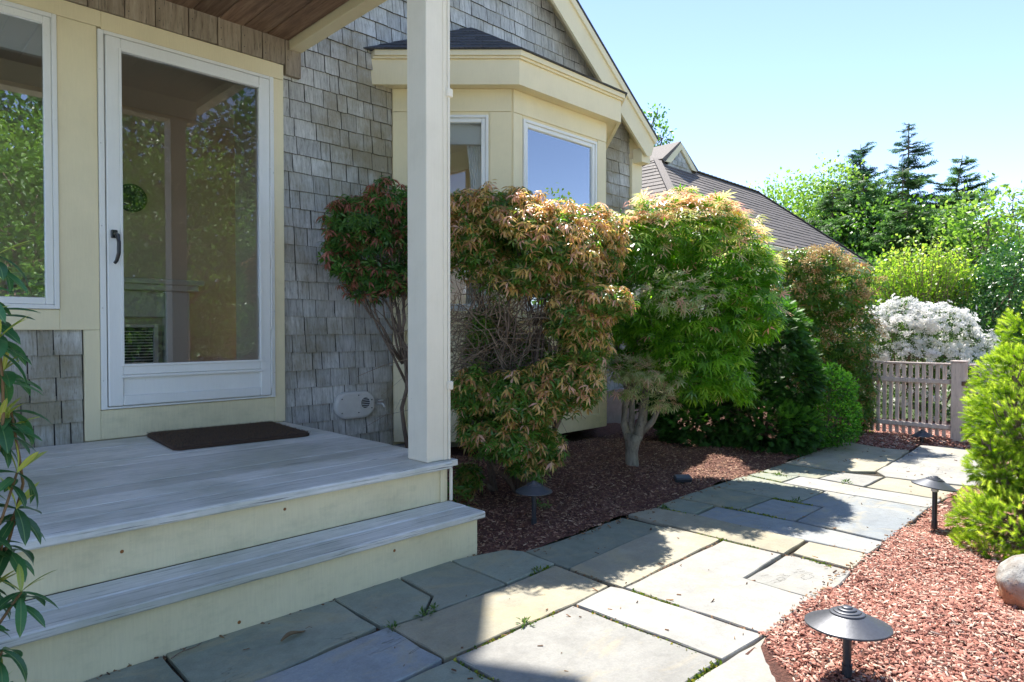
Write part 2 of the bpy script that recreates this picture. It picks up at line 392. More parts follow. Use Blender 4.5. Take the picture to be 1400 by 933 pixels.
M['roof'] = weathered('roof_shingle_brown', [(0.25, (0.08, 0.066, 0.058)), (0.5, (0.155, 0.13, 0.115)), (0.8, (0.25, 0.215, 0.19))], grain=(60, 60, 60), vari=0.22, bs=0.6, lines=0.2)
M['roof_dark'] = weathered('roof_shingle_dark', [(0.25, (0.03, 0.03, 0.033)), (0.5, (0.06, 0.062, 0.07)), (0.8, (0.12, 0.125, 0.14))], grain=(60, 60, 60), vari=0.25, bs=0.6, lines=0.2)
M['fence'] = weathered('fence_wood', [(0.25, (0.42, 0.33, 0.29)), (0.5, (0.60, 0.49, 0.43)), (0.8, (0.72, 0.61, 0.54))], grain=(40, 40, 4), vari=0.12, bs=0.4)
M['black_metal'] = plain('black_metal', (0.035, 0.038, 0.045), 0.38, 0.0, noise_amt=0.4, ns=60)
M['shade_metal'] = plain('lamp_shade_metal', (0.075, 0.08, 0.095), 0.42, 0.3, noise_amt=0.3, ns=90, bs=0.15)
M['handle'] = plain('handle_black', (0.02, 0.02, 0.022), 0.3)
M['glass'] = glass_mat('door_glass', 0.0)
M['glass_left'] = glass_mat('window_glass', 0.14)
M['glass_blue'] = glass_mat('bay_front_glass', 0.34, (0.75, 0.8, 0.85))
M['plastic_grey'] = plain('vent_plastic', (0.62, 0.61, 0.58), 0.45)
M['felt'] = plain('dark_felt', (0.05, 0.045, 0.04), 0.95)
M['room'] = plain('interior_plaster', (0.66, 0.52, 0.40), 0.8, noise_amt=0.05)
M['room_trim'] = plain('interior_trim', (0.6, 0.58, 0.54), 0.5, noise_amt=0.05)
M['room_floor'] = plain('interior_floor', (0.22, 0.12, 0.06), 0.35)
M['dark'] = plain('dark_void', (0.03, 0.028, 0.025), 0.9)
M['concrete'] = plain('foundation_concrete', (0.36, 0.32, 0.29), 0.9, noise_amt=0.3, bs=0.5)
M['curtain'] = plain('curtain_cloth', (0.75, 0.72, 0.66), 0.9)
M['mat'] = plain('doormat_coir', (0.06, 0.035, 0.022), 1.0, noise_amt=0.6, ns=180, bs=1.0)
M['fibre'] = plain('coir_fibre', (0.13, 0.08, 0.045), 1.0, noise_amt=0.5, ns=140)
M['rust'] = plain('rusty_nail', (0.30, 0.12, 0.03), 0.9, noise_amt=0.4, ns=200)
M['bark'] = weathered('bark_grey', [(0.25, (0.1, 0.09, 0.07)), (0.5, (0.26, 0.23, 0.18)), (0.8, (0.4, 0.37, 0.3))], grain=(25, 25, 9), bs=0.9, vari=0.05)
M['bark_brown'] = weathered('bark_brown', [(0.25, (0.07, 0.045, 0.03)), (0.5, (0.17, 0.12, 0.085)), (0.8, (0.30, 0.22, 0.16))], grain=(30, 30, 9), bs=0.9, vari=0.05)
M['twig'] = plain('twig_tan', (0.26, 0.19, 0.13), 0.8, noise_amt=0.4)

def stone_mat(name, base, alt, spot):
    m, nt, b = new_mat(name)
    c = coords(nt, 'World', rnd_off=True)
    n1 = noise(nt, c, 1.6, 6, 0.62, 0.6)
    a = ramp(nt, n1, [(0.3, base), (0.52, alt), (0.75, spot)])
    n2 = noise(nt, c, 11, 8, 0.72)
    a = mix(nt, 0.5, a, ramp(nt, n2, [(0.3, 0.35), (0.7, 1.0)]), 'MULTIPLY')
    n5 = noise(nt, c, 150, 2, 0.6)
    a = mix(nt, 0.18, a, ramp(nt, n5, [(0.35, 0.4), (0.65, 1.0)]), 'MULTIPLY')
    hs = nt.nodes.new("ShaderNodeHueSaturation")
    lk(nt, mathn(nt, 'ADD', mathn(nt, 'MULTIPLY', orand(nt), 0.18), 0.74), hs.inputs['Value'])
    lk(nt, a, hs.inputs['Color']); a = hs.outputs[0]
    n8 = noise(nt, coords(nt, 'World', (1, 1.6, 1), rnd_off=True), 2.6, 6, 0.7, 1.2)
    a = mix(nt, mathn(nt, 'MULTIPLY', ramp(nt, n8, [(0.5, 0), (0.68, 1)]), 0.45), a, (0.46, 0.37, 0.2))
    n9 = noise(nt, coords(nt, 'World', (1, 1, 1), rnd_off=True), 5.5, 7, 0.75)
    a = mix(nt, mathn(nt, 'MULTIPLY', ramp(nt, n9, [(0.56, 0), (0.66, 1)]), 0.4), a, (0.17, 0.18, 0.15))
    # cleft lines across the face
    n3 = noise(nt, coords(nt, 'World', (1, 2.2, 1), rnd_off=True), 1.15, 5, 0.6, 0.5)
    d = mathn(nt, 'ABSOLUTE', mathn(nt, 'SUBTRACT', n3, 0.60))
    line = mathn(nt, 'MULTIPLY', ramp(nt, d, [(0.0, 1), (0.0035, 0)]), ramp(nt, noise(nt, c, 2.3, 2), [(0.5, 0), (0.6, 1)]))
    a = mix(nt, mathn(nt, 'MULTIPLY', line, 0.6), a, (0.09, 0.08, 0.06))
    n6 = noise(nt, coords(nt, 'World'), 38, 3, 0.8)
    a = mix(nt, mathn(nt, 'MULTIPLY', ramp(nt, n6, [(0.72, 0), (0.78, 1)]), 0.5), a, (0.14, 0.12, 0.08))
    lk(nt, a, b.inputs['Base Color'])
    b.inputs['Roughness'].default_value = 0.75
    h = mathn(nt, 'ADD', mathn(nt, 'MULTIPLY', n1, 2.0), mathn(nt, 'ADD', mathn(nt, 'MULTIPLY', n2, 0.5), mathn(nt, 'MULTIPLY', line, -0.25)))
    bump(nt, b, h, 0.8, 0.012)
    return m
M['s0'] = stone_mat('bluestone_blue', (0.34, 0.38, 0.41), (0.42, 0.45, 0.46), (0.48, 0.48, 0.46))
M['s1'] = stone_mat('bluestone_olive', (0.30, 0.34, 0.26), (0.38, 0.41, 0.32), (0.46, 0.45, 0.35))
M['s2'] = stone_mat('flagstone_tan', (0.46, 0.42, 0.29), (0.53, 0.48, 0.35), (0.56, 0.52, 0.41))
M['s3'] = stone_mat('bluestone_grey', (0.41, 0.40, 0.365), (0.47, 0.46, 0.42), (0.51, 0.49, 0.445))

def soil(name, c0, c1, sc=60, bs=1.0, dist=0.02):
    m, nt, b = new_mat(name)
    n = noise(nt, coords(nt, 'World'), sc, 6, 0.7)
    lk(nt, ramp(nt, n, [(0.3, c0), (0.7, c1)]), b.inputs['Base Color'])
    b.inputs['Roughness'].default_value = 0.95
    bump(nt, b, n, bs, dist)
    return m
M['bounce_pale'] = soil('bounce_ground_pale', (0.74, 0.68, 0.58), (0.8, 0.75, 0.65), 8, 0.2, 0.003)  # pale colour of the added bounce surface behind the camera
M['soil'] = soil('joint_soil', (0.03, 0.022, 0.014), (0.10, 0.075, 0.045))
M['mulch'] = soil('mulch_base', (0.055, 0.022, 0.015), (0.24, 0.10, 0.07), 70)
M['lawn'] = soil('lawn_ground', (0.03, 0.06, 0.015), (0.08, 0.12, 0.03), 9, 0.6, 0.05)
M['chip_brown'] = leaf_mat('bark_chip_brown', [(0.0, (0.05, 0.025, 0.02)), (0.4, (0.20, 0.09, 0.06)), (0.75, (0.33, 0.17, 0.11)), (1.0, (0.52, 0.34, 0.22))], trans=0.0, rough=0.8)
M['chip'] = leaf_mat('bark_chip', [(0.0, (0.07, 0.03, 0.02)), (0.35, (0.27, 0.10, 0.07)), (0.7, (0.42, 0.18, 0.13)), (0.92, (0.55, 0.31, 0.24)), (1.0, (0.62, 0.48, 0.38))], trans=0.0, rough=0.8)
M['litter'] = leaf_mat('leaf_litter', [(0.0, (0.06, 0.035, 0.02)), (0.5, (0.2, 0.1, 0.05)), (1.0, (0.36, 0.22, 0.1))], trans=0.1, rough=0.8)
G = lambda *c: c
M['lf_pieris'] = leaf_mat('pieris_leaf', [(0.0, G(0.05, 0.13, 0.02)), (0.32, G(0.14, 0.28, 0.04)), (0.46, G(0.30, 0.22, 0.07)), (0.60, G(0.46, 0.22, 0.12)), (0.72, G(0.56, 0.38, 0.12)), (0.86, G(0.70, 0.52, 0.18)), (1.0, G(0.74, 0.46, 0.36))], 0.42, 0.3, 0.6)
M['lf_pieris_red'] = leaf_mat('pieris_leaf_red', [(0.0, G(0.05, 0.13, 0.03)), (0.45, G(0.13, 0.28, 0.05)), (0.6, G(0.26, 0.12, 0.06)), (0.8, G(0.36, 0.12, 0.08)), (1.0, G(0.52, 0.24, 0.18))], 0.35, 0.35, 0.5)
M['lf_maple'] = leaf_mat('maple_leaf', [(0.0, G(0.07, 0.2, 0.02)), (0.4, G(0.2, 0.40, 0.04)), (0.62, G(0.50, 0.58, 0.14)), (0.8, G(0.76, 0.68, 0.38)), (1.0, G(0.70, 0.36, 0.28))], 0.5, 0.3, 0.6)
M['lf_maple_pale'] = leaf_mat('maple_leaf_pale', [(0.0, G(0.20, 0.32, 0.08)), (0.6, G(0.46, 0.50, 0.26)), (1.0, G(0.6, 0.36, 0.28))], 0.35, 0.5)
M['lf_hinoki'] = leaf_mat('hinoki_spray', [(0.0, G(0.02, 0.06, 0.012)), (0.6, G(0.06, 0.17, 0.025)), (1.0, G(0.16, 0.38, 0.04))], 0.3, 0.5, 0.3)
M['lf_weed'] = leaf_mat('weed_leaf', [(0.0, G(0.03, 0.08, 0.02)), (1.0, G(0.12, 0.2, 0.04))], 0.3)
M['butt'] = plain('shingle_butt_shade', (0.07, 0.06, 0.045), 0.95, noise_amt=0.3)  # near-black butts and side edges: shadow lines between shingles painted in
M['lf_box'] = leaf_mat('boxwood_leaf', [(0.0, G(0.04, 0.12, 0.02)), (0.5, G(0.13, 0.36, 0.04)), (1.0, G(0.28, 0.55, 0.07))], 0.5, 0.4, 0.4)
M['lf_azalea'] = leaf_mat('azalea_leaf', [(0.0, G(0.03, 0.08, 0.02)), (1.0, G(0.12, 0.22, 0.04))], 0.3)
M['flower'] = leaf_mat('white_petal', [(0.0, G(0.84, 0.83, 0.78)), (1.0, G(0.95, 0.94, 0.92))], 0.55, 0.7, 0.2, 1.0)
M['panicle'] = leaf_mat('faded_flower_cluster', [(0.0, G(0.3, 0.18, 0.08)), (0.6, G(0.5, 0.36, 0.18)), (1.0, G(0.62, 0.5, 0.3))], 0.25, 0.8, 0.2)
M['lf_fors'] = leaf_mat('fresh_leaf', [(0.0, G(0.08, 0.19, 0.03)), (0.5, G(0.22, 0.38, 0.045)), (1.0, G(0.44, 0.54, 0.1))], 0.45)
M['lf_holly'] = leaf_mat('holly_leaf', [(0.0, G(0.02, 0.07, 0.015)), (0.6, G(0.05, 0.15, 0.03)), (1.0, G(0.12, 0.28, 0.05))], 0.15, 0.3, 0.6)
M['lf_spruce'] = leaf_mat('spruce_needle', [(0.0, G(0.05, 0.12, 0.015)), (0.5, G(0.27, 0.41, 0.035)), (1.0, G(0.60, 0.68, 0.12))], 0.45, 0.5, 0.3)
M['lf_conifer'] = leaf_mat('conifer_needle', [(0.0, G(0.04, 0.09, 0.03)), (0.6, G(0.09, 0.18, 0.05)), (1.0, G(0.17, 0.29, 0.08))], 0.35, 0.6, 0.2)
M['lf_conifer_blue'] = leaf_mat('conifer_needle_blue', [(0.0, G(0.03, 0.07, 0.045)), (0.6, G(0.06, 0.13, 0.075)), (1.0, G(0.12, 0.22, 0.11))], 0.35, 0.6, 0.2)
M['lf_light'] = leaf_mat('light_tree_leaf', [(0.0, G(0.1, 0.2, 0.03)), (0.5, G(0.2, 0.34, 0.06)), (1.0, G(0.34, 0.46, 0.1))], 0.4)
M['lf_mid'] = leaf_mat('mid_tree_leaf', [(0.0, G(0.04, 0.11, 0.02)), (0.5, G(0.1, 0.22, 0.03)), (1.0, G(0.22, 0.38, 0.06))], 0.35, 0.4, 0.5)
M['lf_rhodo'] = plain('rhododendron_leaf', (0.045, 0.13, 0.045), 0.28, noise_amt=0.35, ns=30)
M['lf_rhodo_new'] = plain('rhododendron_new_leaf', (0.34, 0.42, 0.06), 0.4, noise_amt=0.25, ns=30)
M['moss'] = leaf_mat('moss', [(0.0, G(0.06, 0.12, 0.02)), (0.6, G(0.16, 0.24, 0.03)), (1.0, G(0.4, 0.36, 0.06))], 0.2, 0.8, 0.2)

# ================================================================== the setting
def sheet(name, outline, z, mat, kind='structure', sub=None):
    me = bpy.data.meshes.new(name)
    me.from_pydata([(x, y, z) for x, y in outline], [], [tuple(range(len(outline)))])
    me.materials.append(mat); me.update()
    o = bpy.data.objects.new(name, me); COL.objects.link(o)
    return props(o, kind=kind)

bounce_pale = sheet('bounce_ground', [(-14, -16), (14, -16), (14, -1.25), (2.4, -1.25), (1.76, -2.5), (-14, -2.5)], -0.035, M['bounce_pale'])  # unseen pale sheet, added to bounce sunlight into the shaded porch
ground = sheet('ground', [(-600, -600), (600, -600), (600, 600), (-600, 600)], -0.06, M['lawn'])

def bumpy(name, x0, x1, y0, y1, z, step, mat, amp=0.012, extra=None):
    nx = int((x1 - x0) / step) + 1; ny = int((y1 - y0) / step) + 1
    V = []; F = []
    for j in range(ny):
        for i in range(nx):
            x = x0 + (x1 - x0) * i / (nx - 1); y = y0 + (y1 - y0) * j / (ny - 1)
            h = amp * (math.sin(x * 5.1 + y * 3.3) + math.sin(x * 11.7 - y * 9.2) * 0.5 + math.sin(y * 17.3 + x * 4.1) * 0.4) + NR.normal(0, amp * 0.25)
            if extra: h += extra(x, y)
            V.append((x, y, z + h))
    for j in range(ny - 1):
        for i in range(nx - 1):
            a = j * nx + i
            F.append((a, a + 1, a + nx + 1, a + nx))
    me = bpy.data.meshes.new(name); me.from_pydata(V, [], F); me.materials.append(mat)
    me.polygons.foreach_set('use_smooth', [True] * len(me.polygons)); me.update()
    o = bpy.data.objects.new(name, me); COL.objects.link(o)
    return props(o, kind='structure')

def edge_in(a, b, x): return max(0.0, min(1.0, (x - a) / (b - a)))
bed_l = bumpy('mulch_bed', 1.9, 8.2, 2.03, 4.6, -0.014, 0.06, M['mulch'], extra=lambda x, y: 0.04 * edge_in(2.1, 2.9, y))
bed_r = bumpy('mulch_bed', 1.72, 7.2, -0.9, 0.9, -0.007, 0.06, M['mulch'], extra=lambda x, y: 0.035 * edge_in(0.85, 0.3, y))
bed_f = bumpy('mulch_bed', 6.0, 8.2, 0.95, 2.03, -0.022, 0.06, M['mulch'], amp=0.006, extra=lambda x, y: 0.03 * edge_in(6.4, 6.8, x))
bed_w = bumpy('mulch_bed', -0.8, 0.22, 1.1, 2.1, -0.014, 0.06, M['mulch'])
path = sheet('path', [(-3, -2.5), (1.75, -2.5), (1.75, 0.6), (1.83, 0.75), (1.95, 0.88), (2.1, 0.905), (6.6, 0.905), (6.6, 1.5), (6.02, 1.5), (6.15, 2.03), (2.0, 2.03), (1.97, 2.16), (-3, 2.16)], -0.016, M['soil'])

def slab(poly, mat, dz, tilt, idx):
    n = len(poly)
    P = []
    for i in range(n):
        a = Vector(poly[i]); b = Vector(poly[(i + 1) % n])
        L = (b - a).length
        k = max(1, int(L / 0.08))
        d = (b - a).normalized() if L > 1e-6 else Vector((1, 0)); nn = Vector((-d.y, d.x))
        ph = rnd.random() * 9
        for j in range(k):
            t = j / k
            off = 0.0 if j == 0 else 0.0028 * math.sin(ph + j * 1.7) + rnd.gauss(0, 0.0012)
            P.append(a.lerp(b, t) + nn * off)
    ar = sum(P[i].x * P[(i + 1) % len(P)].y - P[(i + 1) % len(P)].x * P[i].y for i in range(len(P)))
    if ar < 0: P.reverse()
    N = len(P)
    c = sum(P, Vector((0, 0))) / N
    def zt(p): return dz + tilt[0] * (p.x - c.x) + tilt[1] * (p.y - c.y)
    ins = []
    for i in range(N):
        p0, p1, p2 = P[i - 1], P[i], P[(i + 1) % N]
        d = (p2 - p0).normalized()
        ins.append(p1 + Vector((-d.y, d.x)) * 0.003)
    V = [(p.x, p.y, -0.05) for p in P] + [(p.x, p.y, zt(p) - 0.003 - 0.002 * rnd.random()) for p in P] + [(p.x, p.y, zt(p)) for p in ins]
    F = [(i, (i + 1) % N, N + (i + 1) % N, N + i) for i in range(N)]
    F += [(N + i, N + (i + 1) % N, 2 * N + (i + 1) % N, 2 * N + i) for i in range(N)]
    F.append(tuple(range(2 * N, 3 * N)))
    me = bpy.data.meshes.new('paving_slab'); me.from_pydata(V, [], F); me.materials.append(mat); me.update()
    o = bpy.data.objects.new('paving_slab', me); o.parent = path; COL.objects.link(o)
    return o
for i, (c, P) in enumerate(SLABS):
    slab(P, M['s%d' % c], rnd.uniform(-0.003, 0.003), (rnd.uniform(-.004, .004), rnd.uniform(-.004, .004)), i)
# the paving carries on out of view, to the left and towards the street
for i in range(5):
    for j in range(4):
        x0 = -3 + i * 0.94; y0 = -2.4 + j * 0.78
        if y0 + 0.77 > 0.65: continue
        slab([(x0, y0), (x0 + 0.925, y0), (x0 + 0.925, y0 + 0.765), (x0, y0 + 0.765)], M['s%d' % ((i * 3 + j) % 4)], 0, (0, 0), 0)

# ================================================================== the house
house = thing('house', 'grey shingled house with cream trim, glazed storm door and angled bay window', 'house', (2.0, 4.18, 0))
WY = 4.19           # face of the sheathing
def hb(name, boxes, mat, parent=None, b=0.002, **k):
    m = MB()
    for q in boxes: m.box(*q, b)
    return m.build(name, mat, parent or house, **k)

# sheathing wall with openings for window and door
hb('wall', [(-3.2, -0.30, WY, 4.31, 0.0, 3.2), (-0.30, 0.76, WY, 4.31, 0.0, 1.09), (-0.30, 0.76, WY, 4.31, 2.63, 3.2),
            (0.76, 0.97, WY, 4.31, 0.0, 3.2), (0.97, 1.94, WY, 4.31, 0.0, 0.54), (0.97, 1.94, WY, 4.31, 2.62, 3.2),
            (1.94, 2.92, WY, 4.31, 0.0, 3.2), (2.92, 5.32, WY, 4.31, 2.80, 3.2), (2.92, 5.32, WY, 4.31, 0.0, 0.3),
            (5.32, 6.17, WY, 4.31, 0.0, 3.06)], M['cream'], b=0.0)
RZ = lambda x: 3.06 + 0.728 * (6.225 - x)          # top line of the right rake
PK = 3.92                                          # ridge
RL = lambda x: RZ(PK) - 0.728 * (PK - x)
gm = MB()
gm.prism([(2.0, 4.20, 3.2), (5.95, 4.20, 3.2), (PK, 4.20, RZ(PK) - 0.1), (2.0, 4.20, 3.3)], (0, 0.1, 0))
gm.build('gable_wall', M['cream'], house)
hb('side_wall', [(6.05, 6.165, 4.315, 7.4, 0, 2.95)], M['cream'], b=0.0)
# taller part of the house behind the gable (its outline throws the large shadow on the path)
hb('upper_wall', [(-2.6, 4.20, 4.32, 7.4, 3.22, 6.1)], M['cream'], b=0.0)
um = MB()
um.prism([(4.28, 3.99, 6.05), (4.28, 5.86, 7.42), (4.28, 7.7, 6.05), (4.28, 7.7, 6.22), (4.28, 5.86, 7.6), (4.28, 3.99, 6.25)], (-7.3, 0, 0))
um.build('upper_roof', M['roof'], house)

# gable roof
sl = math.sqrt(1 + 0.728 ** 2)
for sgn, nm in ((1, 'gable_roof'), (-1, 'gable_roof')):
    m = MB()
    xe = 6.225 if sgn > 0 else 2.45
    z0 = RZ(PK); z1 = RZ(6.225) if sgn > 0 else z0 - 0.728 * (PK - 2.45)
    m.prism([(PK, 3.965, z0), (xe, 3.965, z1), (xe - sgn * 0.012, 3.965, z1 - 0.016), (PK, 3.965, z0 - 0.022)], (0, 3.5, 0))
    m.build(nm, M['roof_dark'], house)
    # rake boards: a thin outer strip and a wide main board, and the soffit
    def off(x, z, d):       # point below the roof line by d, square to the slope
        return (x - sgn * d * 0.728 / sl, z - d / sl)
    for (d0, d1, y0, y1, cut, nm2) in ((0.024, 0.085, 3.97, 4.0, 0.0, 'rake_strip'), (0.086, 0.275, 3.99, 4.015, 1.0, 'rake_board')):
        m = MB()
        a = off(PK, z0, d0); b_ = off(xe, z1, d0); c_ = off(xe, z1, d1); d_ = off(PK, z0, d1)
        pa = (PK, a[1] - 0.728 * 0 + (a[0] - PK) * sgn * -0.0)
        P4 = [(PK, z0 - d0 * sl), (b_[0], b_[1]), (c_[0] - sgn * (0.04 if cut else 0), c_[1] + (0.03 if cut else 0)), (PK, z0 - d1 * sl)]
        if cut:
            P4 = [(PK, z0 - d0 * sl), (b_[0], b_[1]), (b_[0] - sgn * 0.05, b_[1] - 0.13), (c_[0] - sgn * 0.02, c_[1] + 0.0), (PK, z0 - d1 * sl)]
        m.prism([(p[0], y0, p[1]) for p in P4], (0, y1 - y0, 0))
        m.build(nm2, M['cream'], house)
    m = MB()
    P4 = [(PK, z0 - 0.09 * sl), (off(xe, z1, 0.09)[0], off(xe, z1, 0.09)[1]), (off(xe, z1, 0.11)[0], off(xe, z1, 0.11)[1]), (PK, z0 - 0.11 * sl)]
    m.prism([(p[0], 4.0155, p[1]) for p in P4], (0, 0.19, 0))
    m.build('rake_soffit', M['cream'], house)

# corner board and the bracket under the rake return
hb('corner_board', [(5.985, 6.175, 4.145, 4.186, 0.0, 2.83)], M['cream'])
hb('return_bracket', [(6.0, 6.16, 4.03, 4.143, 2.78, 2.93)], M['cream'])

# flat cream casing boards round window and door
hb('casing_board', [(-1.2, 0.98 - 0.005, 4.150, 4.189, 2.632, 2.72)], M['cream'])
hb('casing_board', [(0.9755, 2.022, 4.150, 4.189, 2.622, 2.72)], M['cream'])
hb('casing_board', [(0.772, 0.955, 4.152, 4.189, 0.98, 2.63)], M['cream'])
hb('casing_board', [(0.882, 0.955, 4.152, 4.189, 0.374, 0.979)], M['cream'])
hb('casing_board', [(-1.2, 0.7715, 4.153, 4.189, 0.98, 1.088)], M['cream'])
hb('casing_board', [(-1.2, -0.32, 4.153, 4.189, 1.09, 2.63)], M['cream'])
hb('casing_board', [(1.951, 2.022, 4.152, 4.189, 0.374, 2.62)], M['cream'])
hb('threshold_board', [(0.9555, 1.9505, 4.153, 4.189, 0.374, 0.536)], M['cream_worn'])

# dark felt behind the shingles
for q in ((2.022, 2.899, 4.186, 4.1895, 0.09, 3.2), (-1.2, 0.8815, 4.186, 4.1895, 0.36, 0.9795), (5.335, 5.985, 4.186, 4.1895, 0.34, 3.05)): hb('underlay', [q], M['felt'], b=0)
m = MB(); m.prism([(2.0, 4.186, 3.2005), (5.95, 4.186, 3.2005), (PK, 4.186, RZ(PK) - 0.15), (2.0, 4.186, 3.3)], (0, 0.0035, 0)); m.build('underlay', M['felt'], house)
# grey frieze boards, one by one
xs = [-0.72, -0.5, -0.3, -0.11, 0.08, 0.27, 0.46, 0.63, 0.77, 0.913, 1.09, 1.248, 1.429, 1.596, 1.74, 1.877, 2.031, 2.145]
for a, b_ in zip(xs[:-1], xs[1:]):
    zb = 2.723 if b_ < 2.04 else 2.66
    yy = 4.150 + rnd.uniform(-.002, .002)
    hb('frieze_board', [(a + 0.002, b_ - 0.003, yy - 0.012, 4.189, zb + rnd.uniform(-.002, .002), 2.9)], M['frieze'], b=0.003)
    if a > 0.0:
        m = MB()
        for zz in (2.76, 2.83):
            m.lathe((a + 0.02, yy - 0.0125, zz), [(0.0, -0.001), (0.0035, 0.0)], 6, (0, 1, 0))
        m.build('nail_head', M['black_metal'], house, kind='stuff')

# ---- window on the left
FW = FR((0, 4.152, 0), (1, 0, 0), (0, -1, 0))
win = FW.ring(MB(), -0.32, 0.770, 1.09, 2.628, 0.022, -0.03, 0.014).build('window', M['white'], house)
FW.ring(MB(), -0.297, 0.7475, 1.113, 2.606, 0.036, -0.03, 0.004, b=0.004).build('window_sash', M['white'], win)
FW.box(MB(), -0.26, 0.711, 2.40, 2.569, -0.05, -0.012).build('blind_headrail', M['white'], win)
FW.box(MB(), -0.26, 0.711, 1.15, 2.569, -0.0115, -0.0055, 0).build('window_pane', M['glass_left'], win)

# ---- storm door
FD = FR((0, 4.15, 0), (1, 0, 0), (0, -1, 0))
door = MB()
FD.ring(door, 0.957, 1.949, 0.54, 2.618, 0.028, -0.02, 0.012, 0.02, 0.012)
door = door.build('storm_door', M['white'], house)
lf = MB()
FD.box(lf, 0.99, 1.062, 0.556, 2.592, -0.018, 0.024, 0.004)
FD.box(lf, 1.846, 1.914, 0.556, 2.592, -0.018, 0.024, 0.004)
FD.box(lf, 1.0625, 1.8455, 2.526, 2.592, -0.018, 0.0235, 0.004)
FD.box(lf, 1.0625, 1.8455, 0.728, 0.785, -0.018, 0.0235, 0.004)
FD.box(lf, 1.0625, 1.8455, 0.556, 0.612, -0.018, 0.0235, 0.004)
lf.build('door_frame', M['white'], door)
tr_ = MB()
FD.ring(tr_, 1.052, 1.856, 0.775, 2.536, 0.014, 0.0245, 0.031, b=0.003)
FD.box(tr_, 1.05, 1.858, 0.712, 0.727, 0.0245, 0.034, 0.003)
tr_.build('glazing_bead', M['white'], door)
FD.box(MB(), 1.063, 1.845, 0.6125, 0.7275, -0.01, 0.010, 0).build('kick_panel', M['white'], door)
FD.box(MB(), 1.064, 1.844, 0.786, 2.525, -0.002, 0.004, 0).build('door_pane', M['glass'], door)
h = MB()
FD.box(h, 1.004, 1.036, 1.485, 1.530, 0.025, 0.045, 0.006)
h.tube([FD.p(1.022, 1.51, 0.046), FD.p(1.028, 1.50, 0.066), FD.p(1.033, 1.46, 0.074), FD.p(1.032, 1.40, 0.074), FD.p(1.024, 1.36, 0.064), FD.p(1.016, 1.345, 0.055)], [0.010, 0.012, 0.010, 0.010, 0.009, 0.008], 10)
h.build('door_handle', M['handle'], door, smooth=False)
for z0, z1 in ((2.02, 2.46), (1.44, 1.92), (0.98, 1.38), (0.60, 0.92)):
    m = MB(); FD.box(m, 1.9155, 1.9265, z0, z1, 0.0125, 0.026, 0.003)
    for zz in (z0 + 0.06, z1 - 0.06): FD.box(m, 1.929, 1.941, zz - 0.02, zz + 0.02, 0.0125, 0.018, 0.002)
    m.build('hinge', M['white'], door)
m = MB()
for zz in (0.7, 1.1, 1.55, 2.0, 2.4):
    for xx in (0.966, 1.944): m.lathe(FD.p(xx, zz, 0.0125), [(0.004, 0), (0.003, 0.002), (0, 0.0025)], 8, (0, -1, 0))
m.build('screw', M['plastic_grey'], door, kind='stuff')

# ---- interior seen through the panes
hb('room_wall', [(-2.4, 3.5, 7.2, 7.3, 0.42, 3.15), (3.5, 5.9, 7.2, 7.3, 2.9, 3.15), (3.5, 5.9, 7.2, 7.3, 0.42, 0.55), (4.4, 4.5, 7.2, 7.3, 0.55, 2.9), (-2.5, -2.4, 4.32, 7.3, 0.42, 0.6), (-2.5, -2.4, 4.32, 7.3, 2.9, 3.15), (-2.5, -2.4, 4.32, 4.5, 0.6, 2.9), (-2.5, -2.4, 5.75, 5.85, 0.6, 2.9), (-2.5, -2.4, 7.1, 7.3, 0.6, 2.9), (5.9, 6.0, 4.32, 7.3, 0.42, 3.15),
                 (2.58, 2.68, 4.32, 6.3, 0.42, 3.15)], M['room'], b=0)  # gaps in the unseen left and back walls added to let daylight in
hb('room_ceiling', [(-2.5, 6.0, 4.32, 7.3, 3.151, 3.19)], M['room_trim'], b=0)
hb('room_floor', [(-2.5, 6.0, 4.32, 7.3, 0.36, 0.42)], M['room_floor'], b=0)
hb('mantel', [(0.9, 2.52, 6.93, 7.19, 1.42, 1.47), (0.94, 2.48, 6.97, 7.19, 1.36, 1.42), (2.2, 2.42, 7.05, 7.19, 0.42, 1.36), (0.95, 2.2, 7.10, 7.19, 1.1, 1.36)], M['room_trim'], b=0.006)
m = MB(); m.box(1.46, 2.12, 7.15, 7.19, 0.44, 1.0)
m.build('fireplace_opening', M['dark'], house)
for k in range(18):
    hb('louver_slat', [(1.5, 1.8, 7.125, 7.148, 0.48 + k * 0.028, 0.488 + k * 0.028)], M['plastic_grey'], b=0)
    hb('louver_slat', [(1.82, 2.10, 7.125, 7.148, 0.48 + k * 0.028, 0.488 + k * 0.028)], M['plastic_grey'], b=0)
hb('louver_frame', [(1.46, 1.498, 7.11, 7.149, 0.44, 1.03), (1.802, 1.818, 7.11, 7.149, 0.44, 1.03), (2.102, 2.14, 7.11, 7.149, 0.44, 1.03), (1.499, 2.101, 7.11, 7.149, 1.0, 1.03)], M['room_trim'])
hb('inner_post', [(2.44, 2.545, 5.4, 5.5, 0.42, 3.15)], M['room_trim'])
plate = thing('decorative_plate', 'round dark patterned plate hanging on the room wall behind the storm door', 'plate', (1.93, 7.195, 2.26))
MB().lathe((0, 0, 0), [(0.0, -0.02), (0.07, -0.02), (0.09, -0.03), (0.135, -0.035), (0.138, -0.03), (0.1, 0.0)], 32, (0, 1, 0)).build('plate_dish', M['black_metal'], plate, smooth=True, local=True)
m = MB()
for k in range(24):
    t = k * math.pi / 12
    m.lathe((0.113 * math.cos(t), -0.033, 0.113 * math.sin(t)), [(0.009, 0.004), (0.0, -0.004)], 6, (0, 1, 0))
m.build('plate_rim_beads', M['plastic_grey'], plate, local=True, kind='stuff')

